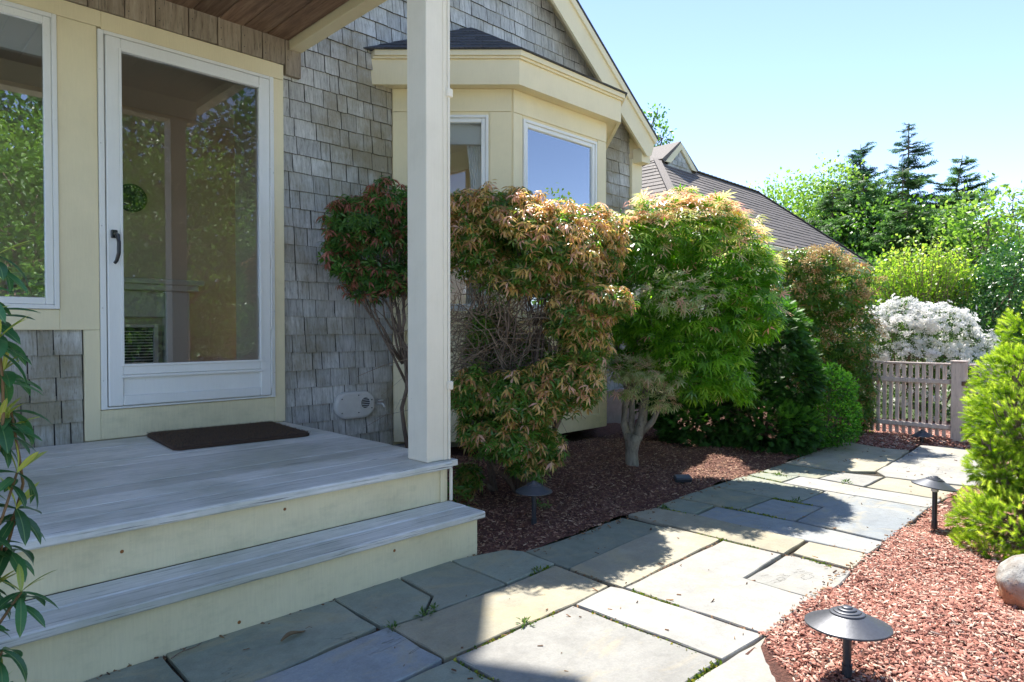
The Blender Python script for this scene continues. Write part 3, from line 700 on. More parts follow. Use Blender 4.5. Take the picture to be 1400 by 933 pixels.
# ---- bay window
A = Vector((2.90, 4.18, 0)); B = Vector((3.54, 3.54, 0)); Cc = Vector((4.70, 3.54, 0)); Dd = Vector((5.34, 4.18, 0))
s2 = math.sqrt(0.5)
FS = FR(A, (1, -1, 0), (-1, -1, 0)); FF = FR(B, (1, 0, 0), (0, -1, 0)); FT = FR(Cc, (1, 1, 0), (1, -1, 0))
Ls = (B - A).length; Lf = 1.16
def bay_face(F, L, w0, w1, w_z0, w_z1, glass, nm='bay_wall', lap=0.05):
    m = MB()
    F.box(m, 0.0, w0, 0.14, 2.80, -0.1, 0.0)
    F.box(m, w1, L, 0.14, 2.80, -0.1, 0.0)
    F.box(m, w0, w1, w_z1, 2.80, -0.1, 0.0005)
    F.box(m, w0, w1, 0.14, w_z0, -0.1, 0.0005)
    m.build(nm, M['cream'], house)
    # top board, corner boards, sill and framed lower panel
    t = MB(); F.box(t, 0.004, L - 0.004, 2.625, 2.795, 0.001, 0.012); t.build('head_board', M['cream'], house)
    for (a, b_) in ((0.004, w0 - 0.012), (w1 + 0.012, L - 0.004)):
        if b_ - a > 0.03:
            t = MB(); F.box(t, a, b_, w_z0 - 0.04, 2.622, 0.001, 0.010); t.build('jamb_board', M['cream'], house)
    t = MB(); F.box(t, -0.01, L + 0.01, w_z0 - 0.075, w_z0 - 0.042, 0.001, 0.045); t.build('bay_sill', M['cream'], house)
    t = MB(); F.ring(t, 0.006, L - 0.006, 0.125, w_z0 - 0.078, 0.09, 0.001, 0.022, 0.07, 0.12, 0.003); t.build('panel_frame', M['cream_worn'], house)
    t = MB(); F.box(t, L / 2 - 0.04, L / 2 + 0.04, 0.246, w_z0 - 0.149, 0.001, 0.0215, 0.003); t.build('panel_stile', M['cream_worn'], house)
    wn = F.ring(MB(), w0, w1, w_z0, w_z1, 0.022, -0.06, 0.016, b=0.003).build('bay_window', M['white'], house)
    F.ring(MB(), w0 + 0.023, w1 - 0.023, w_z0 + 0.023, w_z1 - 0.023, 0.032, -0.05, 0.006, b=0.004).build('window_sash', M['white'], wn)
    F.box(MB(), w0 + 0.05, w1 - 0.05, w_z0 + 0.05, w_z1 - 0.05, -0.018, -0.012, 0).build('window_pane', glass, wn)
    return wn
ws = bay_face(FS, Ls, 0.125, 0.727, 1.12, 2.60, M['glass'])
bay_face(FF, Lf, 0.115, 1.03, 1.12, 2.60, M['glass_blue'])
wt_ = bay_face(FT, Ls, 0.18, 0.78, 1.12, 2.60, M['glass'])
# floor of the bay, sill line
bm_ = MB(); bm_.prism([(2.9, 4.18, 0.13), (3.54, 3.55, 0.13), (4.70, 3.55, 0.13), (5.34, 4.18, 0.13)], (0, 0, 0.05)); bm_.build('bay_floor', M['dark'], house)
bm_ = MB(); bm_.prism([(2.95, 4.3, 0.9), (3.58, 3.65, 0.9), (4.66, 3.65, 0.9), (5.3, 4.3, 0.9)], (0, 0, 0.03)); bm_.build('window_seat', M['room_trim'], house)
bm_ = MB(); bm_.prism([(2.95, 4.3, 2.7), (3.58, 3.65, 2.7), (4.66, 3.65, 2.7), (5.3, 4.3, 2.7)], (0, 0, 0.03)); bm_.build('bay_ceiling', M['room_trim'], house)
# curtain in the side window
for (u0, u1, top) in ((0.54, 0.67, 2.5), (0.14, 0.2, 2.5)):
    m = MB(); n = 22; V = []; Fc = []
    for i in range(n):
        u = u0 + (u1 - u0) * i / (n - 1)
        for j, z in enumerate((1.15, 1.5, 1.8, 2.1, 2.3, top)):
            k = 1 - 0.35 * math.sin(math.pi * j / 5.0)
            p = FS.p(u1 - (u1 - u) * k, z, -0.13 - 0.014 * math.sin(i * 1.6))
            V.append(p)
        if i:
            for j in range(5):
                a = (i - 1) * 6 + j
                Fc.append((a, a + 6, a + 7, a + 1))
    m.add(V, Fc); m.build('curtain', M['curtain'], ws, smooth=True)
FS.box(MB(), 0.14, 0.71, 2.40, 2.55, -0.10, -0.07).build('blind', M['room_trim'], ws)
FT.box(MB(), 0.16, 0.80, 1.14, 2.58, -0.10, -0.08).build('blind', M['curtain'], wt_)
# fascia, crown and soffit
Ap, Bp, Cp, Dp = Vector((2.716, 4.18, 0)), Vector((3.486, 3.41, 0)), Vector((4.754, 3.41, 0)), Vector((5.524, 4.18, 0))
for (P, Q, uu, nn) in ((Ap, Bp, (1, -1, 0), (-1, -1, 0)), (Bp, Cp, (1, 0, 0), (0, -1, 0)), (Cp, Dp, (1, 1, 0), (1, -1, 0))):
    F = FR(P, uu, nn); L = (Q - P).length
    def mit(d0, d1, z0, z1, nm):
        # a mitred board: ends cut on the corner bisectors
        e = math.tan(R_(22.5))
        e0 = 0 if P is Ap else e; e1 = 0 if Q is Dp else e
        if P is Ap: e0 = -1.0 * 0.999
        if Q is Dp: e1 = -1.0 * 0.999
        V = [F.p(-e0 * d0, z0, d0), F.p(L + e1 * d0, z0, d0), F.p(L + e1 * d1, z0, d1), F.p(-e0 * d1, z0, d1)]
        if P is Ap: V = [F.p(d0, z0, d0), V[1], V[2], F.p(d1, z0, d1)]
        if Q is Dp: V = [V[0], F.p(L - d0, z0, d0), F.p(L - d1, z0, d1), V[3]]
        m = MB(); m.prism(V, (0, 0, z1 - z0)); m.build(nm, M['cream'], house)
    mit(-0.03, 0.0, 2.785, 2.968, 'bay_fascia')
    mit(-0.03, 0.018, 2.969, 2.985, 'bay_crown')
    mit(-0.03, 0.034, 2.986, 3.030, 'bay_crown')
m = MB(); m.prism([(2.75, 4.178, 2.797), (3.50, 3.43, 2.797), (4.74, 3.43, 2.797), (5.49, 4.178, 2.797)], (0, 0, 0.02)); m.build('bay_soffit', M['cream'], house)

# foundation seen under and beside the bay
hb('foundation', [(2.0, 6.16, 4.10, 4.188, -0.05, 0.10)], M['concrete'])
hb('foundation_step', [(4.78, 6.16, 4.02, 4.099, -0.05, 0.36)], M['concrete'])

# ---- roofs of little courses
def course_tabs(P00, P10, P11, P01, rows, tab, thick, seed=1, jit=0.3, lift=0.0):
    """P00-P10 the eave, P01-P11 the top edge; yields tabs as (verts, faces)"""
    P00, P10, P11, P01 = map(Vector, (P00, P10, P11, P01))
    n = (P10 - P00).cross(P01 - P00)
    if n.length < 1e-9: n = (P10 - P00).cross(P11 - P00)
    n.normalize()
    if n.z < 0: n = -n
    rg = random.Random(seed)
    for r in range(rows):
        v0 = r / rows; v1 = (r + 1.0) / rows; v1b = min(1.0, (r + 1.25) / rows)
        a0 = P00.lerp(P01, v0); b0 = P10.lerp(P11, v0)
        a1 = P00.lerp(P01, v1b); b1 = P10.lerp(P11, v1b)
        L = (b0 - a0).length
        if L < 1e-3: continue
        x = -rg.random() * tab; us = [0.0]
        while True:
            x += tab * (1 + rg.uniform(-jit, jit))
            if x >= L * 0.985: break
            if x > tab * 0.3: us.append(x / L)
        us.append(1.0)
        d = (b0 - a0).normalized()
        for u0, u1 in zip(us[:-1], us[1:]):
            g = 0.0022
            t = thick * rg.uniform(0.85, 1.25)
            q = [a0.lerp(b0, u0) + d * g, a0.lerp(b0, u1) - d * g]
            # the top corners follow straight up the slope, clipped to the plane's sides
            up0 = a1.lerp(b1, u0); up1 = a1.lerp(b1, u1)
            V = [q[0] + n * 0.001, q[1] + n * 0.001, up1 + n * 0.001, up0 + n * 0.001,
                 q[0] + n * (t + 0.002), q[1] + n * (t + 0.002), up1 + n * 0.003, up0 + n * 0.003]
            F = [(4, 5, 6, 7), (0, 1, 5, 4), (1, 2, 6, 5), (3, 0, 4, 7), (2, 3, 7, 6)]
            if (V[1] - V[0]).cross(V[3] - V[0]).dot(n) < 0: F = [tuple(reversed(f)) for f in F]
            yield V, F

zE = 3.034; eo = 0.05
E0 = (2.716 - 0.07, 4.178, zE - 0.01); E1 = (3.486 - 0.02, 3.41 - 0.05, zE - 0.01); E2 = (4.754 + 0.02, 3.41 - 0.05, zE - 0.01); E3 = (5.524 + 0.07, 4.178, zE - 0.01)
T0 = (3.694, 4.178, 3.51); T1 = (4.546, 4.178, 3.51)
m = MB()
m.add([E0, E1, E2, E3, T0, T1], [(0, 1, 4), (1, 2, 5, 4), (2, 3, 5), (3, 2, 1, 0), (0, 4, 5, 3)])
m.build('bay_roof', M['roof_dark'], house)
def strip(name, V, F, parent, mat):
    mb = MB(); mb.add(V, F); return mb.build(name, mat, parent)
for (P00, P10, P11, P01, sd) in ((E0, E1, T0, (T0[0] - 0.004, T0[1], T0[2])), (E1, E2, T1, T0, 2), (E2, E3, (T1[0] + 0.004, T1[1], T1[2]), T1, 3)) if False else ():
    pass
for k, (P00, P10, P11, P01) in enumerate(((E0, E1, T0, (T0[0] - 0.004, T0[1], T0[2])), (E1, E2, T1, T0), (E2, E3, (T1[0] + 0.004, T1[1], T1[2]), T1))):
    for V, F in course_tabs(P00, P10, P11, P01, 8, 0.19, 0.007, seed=k + 3):
        strip('roof_shingle', V, F, house, M['roof_dark'])

# ---- wall shingles, one by one
def shingle_mesh(k):
    rg = random.Random(100 + k)
    h_ = 0.158
    t = rg.uniform(0.014, 0.020)
    e = [rg.uniform(-0.0025, 0.0025) for _ in range(3)]
    c = rg.uniform(-0.0012, 0.0018)
    V = []
    for x, ee, cc in ((0.0, e[0], 0), (0.5, e[1], c), (1.0, e[2], 0)):
        V += [(x, -t - cc, ee), (x, -t + 0.012, ee), (x, -0.003 - cc * 0.3, h_), (x, 0.0, h_)]
    F = []
    for i in (0, 4):
        F += [(i, i + 4, i + 6, i + 2), (i + 1, i + 5, i + 4, i), (i + 2, i + 6, i + 7, i + 3)]
    F += [(0, 2, 3, 1), (8, 9, 11, 10)]
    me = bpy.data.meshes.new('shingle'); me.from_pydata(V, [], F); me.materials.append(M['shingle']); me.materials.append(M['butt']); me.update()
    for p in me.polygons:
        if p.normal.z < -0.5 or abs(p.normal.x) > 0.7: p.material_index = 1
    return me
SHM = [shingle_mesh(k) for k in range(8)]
SH = []
def courses(x0, x1, z0, z1, y, xr=None, zfix=None):
    z = z0; r = 0
    while z < z1 - 0.02:
        a, b_ = xr(z) if xr else (x0, x1)
        x = a
        while x < b_ - 0.005:
            wd = rnd.choice((0.075, 0.095, 0.115, 0.13, 0.15, 0.17)) * rnd.uniform(0.92, 1.08)
            if x == a: wd *= rnd.uniform(0.5, 1.0)
            wd = min(wd, b_ - x)
            if b_ - x - wd < 0.035: wd = b_ - x
            SH.append((x, z + rnd.uniform(-.0025, .0025), wd - rnd.uniform(0.0035, 0.007), y))
            x += wd
        z += 0.1212; r += 1
# lower wall between door casing and bay, up to the gable
Z0 = 0.0976
courses(2.0245, 2.897, Z0, 3.18, 4.19)
zg = Z0 + 0.1212 * 24
def gx(z):
    lo = max(2.152, 1.75)
    hi = 6.225 - (z + 0.17 - 3.06) / 0.728
    hi = min(hi, 5.985)
    if z < 3.16:                 # above the bay's eave, beside the bay roof
        return (2.9, hi)
    return (lo, hi)
z = Z0
while z < 4.85:
    if z > 3.155:
        lo, hi = gx(z)
        if hi > lo: courses(0, 0, z, z + 0.1, 4.19, xr=lambda q: (lo, hi))
    elif z > 2.95:
        lo, hi = 2.9, gx(z)[1]
        courses(0, 0, z, z + 0.1, 4.19, xr=lambda q: (lo, hi))
    z += 0.1212
courses(5.335, 5.985, 0.34, 2.95, 4.19)
courses(-1.2, 0.8805, 0.36, 0.93, 4.19)
SH = [s for s in SH if not (s[0] + s[2] > 2.9 and s[1] > 3.155 and s[1] < 3.17 and False)]
seen = set(); uq = []
for s in SH:
    k = (round(s[0], 3), round(s[1], 2))
    if k in seen: continue
    seen.add(k); uq.append(s)
def rank(s):
    d = (s[0] + 4.18) * 0.7071
    u = (s[0] - 4.18) / (s[0] + 4.18)
    v = (s[1] - 0.985) / d
    out = abs(u) > 0.80 or v > 0.56 or v < -0.5
    hid = 2.92 < s[0] < 5.3 and s[1] < 3.3
    return (d / math.sqrt(max(s[2], 0.01)) + (100 if out else 0) + (50 if hid else 0))
uq.sort(key=rank)
L0 = house.location
rest = MB()
for i, (x, z, wd, y) in enumerate(uq):
    me = SHM[rnd.randrange(8)]
    if i < 300:
        o = bpy.data.objects.new('shingle', me)
        o.location = (x - L0.x, y - L0.y, z); o.scale = (wd, 1, 1); o.parent = house
        COL.objects.link(o)
    elif not (2.95 < x and x + wd < 5.28 and z < 2.8):
        rest.add([(x + v.co.x * wd, y + v.co.y, z + v.co.z) for v in me.vertices], [tuple(p.vertices) for p in me.polygons])
rest.build('far_shingles', M['shingle'], house, kind='stuff')

# ---- oval vent cover and the small tap beside it
m = MB(); n = 44; V = []; F = []
def oval(t, a, b_, f=0.0):
    # stadium outline
    r = b_; s = a - b_
    x = r * math.cos(t) + (s if math.cos(t) > 0 else -s); z_ = r * math.sin(t)
    return x, z_
prof = [(1.0, 0.0), (1.0, 0.022), (0.95, 0.033), (0.82, 0.038)]
cx_, cz_ = 2.55, 0.437
for (k, d) in prof:
    for i in range(n):
        x, z_ = oval(2 * math.pi * (i + 0.5) / n, 0.163 - 0.1 * (1 - k), 0.098 - 0.1 * (1 - k))
        V.append((cx_ + x, 4.172 - d, cz_ + z_))
for r in range(len(prof) - 1):
    for i in range(n):
        j = (i + 1) % n
        F.append((r * n + j, r * n + i, (r + 1) * n + i, (r + 1) * n + j))
F.append(tuple(range((len(prof) - 1) * n, len(prof) * n)))
m.add(V, F)
vent = m.build('vent_cover', M['plastic_grey'], house, smooth=False)
m = MB(); m.lathe((cx_ + 0.075, 4.172 - 0.0385, cz_ + 0.012), [(0.046, 0.0), (0.046, -0.006), (0.038, -0.006), (0.036, 0.012)], 28, (0, 1, 0)); m.build('vent_ring', M['plastic_grey'], vent)
m = MB(); m.lathe((cx_ + 0.075, 4.172 - 0.0387, cz_ + 0.012), [(0.0001, -0.0004), (0.037, -0.0004)], 24, (0, 1, 0)); m.build('vent_opening', M['dark'], vent)
for k in range(5):
    w_ = math.sqrt(max(0.0, 0.034 ** 2 - (0.026 - k * 0.013) ** 2))
    m = MB(); m.obox((cx_ + 0.075, 4.172 - 0.041, cz_ + 0.012 + 0.026 - k * 0.013), ((1, 0, 0), (0, 1, 0.5), (0, -0.5, 1)), (w_, 0.0035, 0.0012), 0); m.build('vent_louver', M['plastic_grey'], vent)
m = MB()
for (a, b_) in ((-0.115, 0.05), (-0.115, -0.05), (0.02, 0.07), (0.02, -0.055), (0.13, 0.03), (0.13, -0.03)):
    m.lathe((cx_ + a, 4.172 - 0.0385, cz_ + b_), [(0.005, 0.0), (0.004, -0.003), (0.0, -0.003)], 8, (0, 1, 0))
m.build('vent_screw', M['black_metal'], vent, kind='stuff')
m = MB(); m.tube([(2.76, 4.18, 0.43), (2.76, 4.11, 0.43), (2.76, 4.09, 0.41)], [0.008, 0.008, 0.007], 8)
tap = m.build('outdoor_tap', M['plastic_grey'], house)
m = MB(); m.lathe((2.76, 4.135, 0.455), [(0.0, -0.004), (0.018, -0.004), (0.02, 0.0), (0.018, 0.004), (0.0, 0.004)], 12, (0, 0.3, 1)); m.build('tap_handle', M['plastic_grey'], tap)

# ================================================================== the porch
porch = thing('porch', 'wooden entrance porch with grey painted deck, two cream steps, square post and cedar ceiling', 'porch', (1.0, 3.2, 0))
def pb(name, q, mat, b=0.003, **k):
    return MB().box(*q, b).build(name, mat, porch, **k)
y = 2.365
first = True
while y < 4.15:
    wd = 0.138
    y1 = min(y + wd, 4.149)
    pb('deck_board', (-2.4, 2.005, y, y1 - 0.0055, 0.343 + rnd.uniform(-.001, .001), 0.372 + rnd.uniform(-.0012, .0008)), M['deck'], 0.0015)
    y += wd
pb('nosing_board', (-2.4, 1.952, 2.335, 2.3635, 0.340, 0.3725), M['deck'], 0.006)
pb('riser_board', (-2.4, 1.925, 2.372, 2.40, 0.186, 0.341), M['cream_worn'], 0.002)
pb('skirt_board', (1.9255, 1.948, 2.373, 4.1, 0.02, 0.341), M['cream_worn'], 0.002)
pb('corner_trim', (1.90, 1.9251, 2.3625, 2.3715, 0.187, 0.3395), M['cream_worn'], 0.001)
for (a, b_) in ((2.115, 2.243), (2.246, 2.3715)):
    pb('step_tread', (-2.4, 1.955 + rnd.uniform(-.002, .002), a, b_, 0.156, 0.185 + rnd.uniform(-.001, .001)), M['deck'], 0.005)
pb('step_riser', (-2.4, 1.928, 2.143, 2.17, -0.02, 0.155), M['cream_worn'], 0.002)
pb('step_cheek', (1.905, 1.9275, 2.1705, 2.3715, -0.02, 0.155), M['cream_worn'], 0.002)
pb('porch_framing', (-2.4, 1.90, 2.41, 4.1, -0.02, 0.335), M['dark'], 0)
pb('post', (1.84, 1.958, 2.39, 2.535, 0.373, 2.70), M['post_paint'], 0.004)
for q in ((1.8385, 1.86, 2.386, 2.3895, 0.374, 2.69), (1.9375, 1.9595, 2.386, 2.3895, 0.374, 2.69)):
    pb('post_edge_bead', q, M['post_paint'], 0.001)
cond = MB()
cond.box(1.9605, 1.973, 2.378, 2.402, 0.374, 2.70, 0.004)
cond.box(1.9495, 1.962, 2.350, 2.3645, 0.187, 0.339, 0.004)
cond = cond.build('conduit', M['post_paint'], porch)
for zz in (0.72, 2.08):
    MB().box(1.953, 1.985, 2.371, 2.3885, zz - 0.02, zz + 0.02, 0.004).build('conduit_clip', M['post_paint'], cond)
# ceiling boards run out from the wall
x = -1.74; n = 0
while x < 2.04:
    x1 = min(x + 0.152, 2.057)
    pb('ceiling_board', (x + 0.002, x1 - 0.002, 2.352, 4.147, 2.886 + rnd.uniform(-.001, .002), 2.905), M['ceiling'], 0.004)
    x = x1
pb('side_beam', (2.06, 2.148, 2.31, 4.147, 2.832, 3.02), M['cream'], 0.003)
pb('front_beam', (-1.75, 2.058, 2.36, 2.50, 2.702, 2.884), M['cream'], 0.003)
pb('front_fascia', (-1.75, 2.058, 2.31, 2.35, 2.80, 3.02), M['cream'], 0.003)
m = MB(); m.prism([(-1.8, 2.27, 3.022), (2.2, 2.27, 3.022), (2.2, 4.12, 3.16), (-1.8, 4.12, 3.16)], (0, 0, 0.05)); m.build('porch_roof', M['roof'], porch)

# ---- door mat
dm = MB(); n = 60
pts = []
W_, D_ = 0.36, 0.31
mat_root = thing('doormat', 'dark brown coir doormat with rounded corners lying below the storm door', 'doormat', (1.507, 3.795, 0.374), -0.07)
def rr(t, w_, d_, r):
    c, s = math.cos(t), math.sin(t)
    return ((w_ - r) * (1 if c > 0 else -1) + r * c, (d_ - r) * (1 if s > 0 else -1) + r * s)
V = []; F = []
for (k, zz) in ((0, 0.0), (0, 0.012), (0.008, 0.019), (0.02, 0.02)):
    for i in range(n):
        a, b_ = rr(2 * math.pi * (i + .5) / n, W_ - k, D_ - k, 0.045)
        V.append((a + rnd.uniform(-.0015, .0015), b_ + rnd.uniform(-.0015, .0015), zz))
for r in range(3):
    for i in range(n):
        j = (i + 1) % n; F.append((r * n + i, r * n + j, (r + 1) * n + j, (r + 1) * n + i))
F.append(tuple(range(3 * n, 4 * n)))
dm.add(V, F); dm.build('mat_base', M['mat'], mat_root, local=True)
fib = MB(); V = []; F = []
for k in range(9000):
    a = rnd.uniform(-W_ + 0.004, W_ - 0.004); b_ = rnd.uniform(-D_ + 0.004, D_ - 0.004)
    if abs(a) > W_ - 0.03 and abs(b_) > D_ - 0.03 and (abs(a) - W_ + 0.03) ** 2 + (abs(b_) - D_ + 0.03) ** 2 > 0.0009: continue
    t = rnd.random() * 6.28; q = len(V); w2 = 0.0012
    dx, dy = rnd.gauss(0, 0.004), rnd.gauss(0, 0.004)
    V += [(a + w2 * math.cos(t), b_ + w2 * math.sin(t), 0.017), (a - w2 * math.cos(t), b_ - w2 * math.sin(t), 0.017), (a + dx, b_ + dy, 0.026 + rnd.random() * 0.004)]
    F.append((q, q + 1, q + 2))
fib.add(V, F); fib.build('mat_fibres', M['fibre'], mat_root, local=True, kind='stuff')
# rusty nail heads in the risers
for (x, z_, y_) in ((1.49, 0.115, 2.1425), (0.88, 0.025, 2.1425), (1.15, 0.30, 2.3715), (0.6, 0.27, 2.3715)):
    MB().lathe((x, y_, z_), [(0.0, -0.0015), (0.005, -0.001), (0.006, 0.0)], 10, (0, 1, 0)).build('nail_head', M['rust'], porch)

# ================================================================== foliage helpers
def tri_mesh(name, V, T, tone, mat, parent=None, label=None, kind=None, smooth=False):
    """V (n,3) floats, T (m,3) ints, tone (m,) floats -> one mesh object, thing-local coordinates"""
    V = np.asarray(V, dtype=np.float32); T = np.asarray(T, dtype=np.int32)
    me = bpy.data.meshes.new(name)
    me.vertices.add(len(V)); me.vertices.foreach_set('co', V.ravel())
    me.loops.add(T.size); me.loops.foreach_set('vertex_index', T.ravel())
    me.polygons.add(len(T))
    me.polygons.foreach_set('loop_start', np.arange(0, T.size, 3, dtype=np.int32))
    if smooth: me.polygons.foreach_set('use_smooth', np.ones(len(T), dtype=bool))
    at = me.attributes.new('tone', 'FLOAT', 'FACE')
    at.data.foreach_set('value', np.clip(np.asarray(tone, dtype=np.float32), 0, 1))
    me.materials.append(mat)
    me.update(calc_edges=True)
    o = bpy.data.objects.new(name, me)
    o.parent = parent
    COL.objects.link(o)
    return props(o, label, None, None, kind)

def T_lance(wd=0.3, fold=0.06, arch=0.16):
    V = [(0, 0, 0), (-wd / 2, 0.42, fold), (wd / 2, 0.42, fold), (0, 0.45, 0.05), (-wd * 0.33, 0.75, fold - arch * 0.4), (wd * 0.33, 0.75, fold - arch * 0.4), (0, 0.76, -arch * 0.35), (0, 1, -arch)]
    T = [(0, 3, 1), (0, 2, 3), (1, 3, 6), (1, 6, 4), (3, 2, 5), (3, 5, 6), (4, 6, 7), (6, 5, 7)]
    return np.array(V, float), np.array(T)
def T_leaf4(wd=0.5, fold=0.1, arch=0.1):
    V = [(0, 0, 0), (-wd / 2, 0.45, fold), (wd / 2, 0.45, fold), (0, 0.5, 0), (0, 1, -arch)]
    return np.array(V, float), np.array([(0, 3, 1), (0, 2, 3), (1, 3, 4), (3, 2, 4)])
def T_leaf2(wd=0.55, fold=0.12):
    V = [(0, 0, 0), (-wd / 2, 0.5, fold), (wd / 2, 0.5, fold), (0, 1, 0)]
    return np.array(V, float), np.array([(0, 2, 1), (1, 2, 3)])
def T_palm(n=7, spread=118, droop=0.28):
    V = [(0, 0, 0)]; T = []
    lens = {7: (0.45, 0.72, 0.92, 1.0, 0.92, 0.72, 0.45), 5: (0.55, 0.85, 1.0, 0.85, 0.55)}[n]
    for i in range(n):
        a = R_(-spread + 2 * spread * i / (n - 1))
        L = lens[i]; d = np.array((math.sin(a), math.cos(a))); q = np.array((d[1], -d[0]))
        b = len(V)
        m1 = d * L * 0.45 - q * 0.085 * L; m2 = d * L * 0.45 + q * 0.085 * L
        V += [(m1[0], m1[1], -0.04), (m2[0], m2[1], -0.04), (d[0] * L, d[1] * L, -droop * L * L)]
        T += [(0, b + 1, b), (b, b + 1, b + 2)]
    return np.array(V, float), np.array(T)
def T_petal5():
    V = []; T = []
    for i in range(5):
        a = 2 * math.pi * i / 5; d = np.array((math.sin(a), math.cos(a))); q = np.array((d[1], -d[0])); b = len(V)
        V += [(0, 0, 0), tuple(d * 0.6 - q * 0.26) + (0.28,), tuple(d * 0.6 + q * 0.26) + (0.28,), tuple(d * 1.0) + (0.2,)]
        T += [(b, b + 2, b + 1), (b + 1, b + 2, b + 3)]
    return np.array(V, float), np.array(T)
def T_spray(rg, n=9):
    """a flat fan of scaly twigs"""
    V = []; T = []
    for i in range(n):
        y = 0.12 + 0.8 * i / n; sd = -1 if i % 2 else 1
        L = (0.55 - 0.35 * i / n) * rg.uniform(0.8, 1.2)
        a = R_(50) * sd
        d = np.array((math.sin(a), math.cos(a))); q = np.array((d[1], -d[0])) * 0.075
        s = np.array((0, y - 0.1)); e = s + d * L; b = len(V)
        V += [tuple(s - q) + (0,), tuple(s + q) + (0,), tuple(e) + (-0.08,)]
        T += [(b, b + 1, b + 2)]
    b = len(V); V += [(-0.03, 0, 0), (0.03, 0, 0), (0, 1, -0.05)]; T += [(b, b + 1, b + 2)]
    return np.array(V, float), np.array(T)
def T_tuft(rg, n=26, ln=0.5, th=0.045, up=0.75):
    """a shoot ringed with needles"""
    V = []; T = []
    for i in range(n):
        t = (i + rg.random()) / n; a = i * 2.4 + rg.random() * 0.5
        rad = np.array((math.cos(a), math.sin(a)))
        s = np.array((0, 0, t * 0.75)); d = np.array((rad[0], rad[1], up + 0.6 * t)); d = d / np.linalg.norm(d) * ln * rg.uniform(0.8, 1.15) * (1.0 - 0.25 * t)
        q = np.array((-rad[1], rad[0], 0)) * th; b = len(V)
        V += [tuple(s - q), tuple(s + q), tuple(s + d)]
        T += [(b, b + 1, b + 2)]
    V = np.array(V, float)[:, [0, 2, 1]]          # the shoot runs along +Y
    return V, np.array(T)

def frames(Yd, up):
    Yd = Yd / np.linalg.norm(Yd, axis=1, keepdims=True)
    Z = up - (up * Yd).sum(1, keepdims=True) * Yd
    l = np.linalg.norm(Z, axis=1, keepdims=True)
    alt = np.cross(Yd, np.array([1.0, 0.3, 0.2]))
    Z = np.where(l > 1e-3, Z / np.maximum(l, 1e-6), alt / np.linalg.norm(alt, axis=1, keepdims=True))
    X = np.cross(Yd, Z)
    return np.stack([X, Yd, Z], axis=2)          # columns

def scatter(tmpls, P, Yd, up, size, tone, rg=NR, tj=0.05):
    """place template meshes at P, +Y along Yd, +Z towards up -> V, T, tone per face"""
    N = len(P)
    if not isinstance(tmpls, list): tmpls = [tmpls]
    pick = rg.integers(0, len(tmpls), N)
    Fm = frames(Yd, up)
    size = np.broadcast_to(np.asarray(size, float), (N,))
    tone = np.broadcast_to(np.asarray(tone, float), (N,))
    VV = []; TT = []; NN = []; base = 0
    for k, (V, T) in enumerate(tmpls):
        s = np.nonzero(pick == k)[0]
        if not len(s): continue
        W = np.einsum('nij,vj->nvi', Fm[s] * size[s][:, None, None], V) + P[s][:, None, :]
        VV.append(W.reshape(-1, 3))
        TT.append((T[None] + (np.arange(len(s)) * len(V))[:, None, None]).reshape(-1, 3) + base)
        NN.append(np.repeat(tone[s] + rg.normal(0, tj, len(s)), len(T)))
        base += len(s) * len(V)
    return np.concatenate(VV), np.concatenate(TT), np.concatenate(NN)

def join(parts):
    V = []; T = []; N = []; b = 0
    for v, t, n in parts:
        V.append(v); T.append(t + b); N.append(n); b += len(v)
    return np.concatenate(V), np.concatenate(T), np.concatenate(N)

def unit(a): return a / np.maximum(np.linalg.norm(a, axis=1, keepdims=True), 1e-9)
def lump(P, s, seed=0):
    r = np.random.default_rng(seed)
    k = r.normal(0, 1, (6, 3)) * s; ph = r.random(6) * 6.28
    return np.sin(P @ k.T + ph).mean(1) * 1.6

def on_lobes(lobes, dens, rmin=0.8, rmax=1.06, inner=0.82, gap=0.0, gs=9.0, seed=0, low=-1.0, uneven=0.16):
    """points spread over the outer shell of rounded masses; returns P, outward normal, mass type, shell depth"""
    rg = np.random.default_rng(seed)
    PP = []; NN = []; TY = []; RR = []
    L = np.array([l[:6] for l in lobes], float); ty = [l[6] for l in lobes]
    for i, l in enumerate(L):
        rx, ry, rz = l[3:6]
        area = 4 * math.pi * (((rx * ry) ** 1.6 + (rx * rz) ** 1.6 + (ry * rz) ** 1.6) / 3) ** (1 / 1.6)
        n = int(area * dens) + 1
        d = unit(rg.normal(0, 1, (n, 3)))
        d = d[d[:, 2] > low]
        n = len(d)
        k = rmin + (rmax - rmin) * rg.random(n) ** 0.6
        base = d * l[3:6]
        w = 1 + uneven * lump(base + l[:3], 9.0, 3 + i) + uneven * 0.6 * lump(base + l[:3], 22.0, 30 + i)
        P = l[:3] + base * (k * w)[:, None]
        nn = unit(d / l[3:6])
        keep = np.ones(n, bool)
        for j, m in enumerate(L):
            if j == i: continue
            q = (P - m[:3]) / (m[3:6] * inner)
            keep &= (q * q).sum(1) > 1
        if gap > 0:
            keep &= lump(P, gs, 77) > (-1.0 + 2 * gap)
        PP.append(P[keep]); NN.append(nn[keep]); TY.append(np.full(keep.sum(), ty[i])); RR.append(k[keep])
    return np.concatenate(PP), np.concatenate(NN), np.concatenate(TY), np.concatenate(RR)

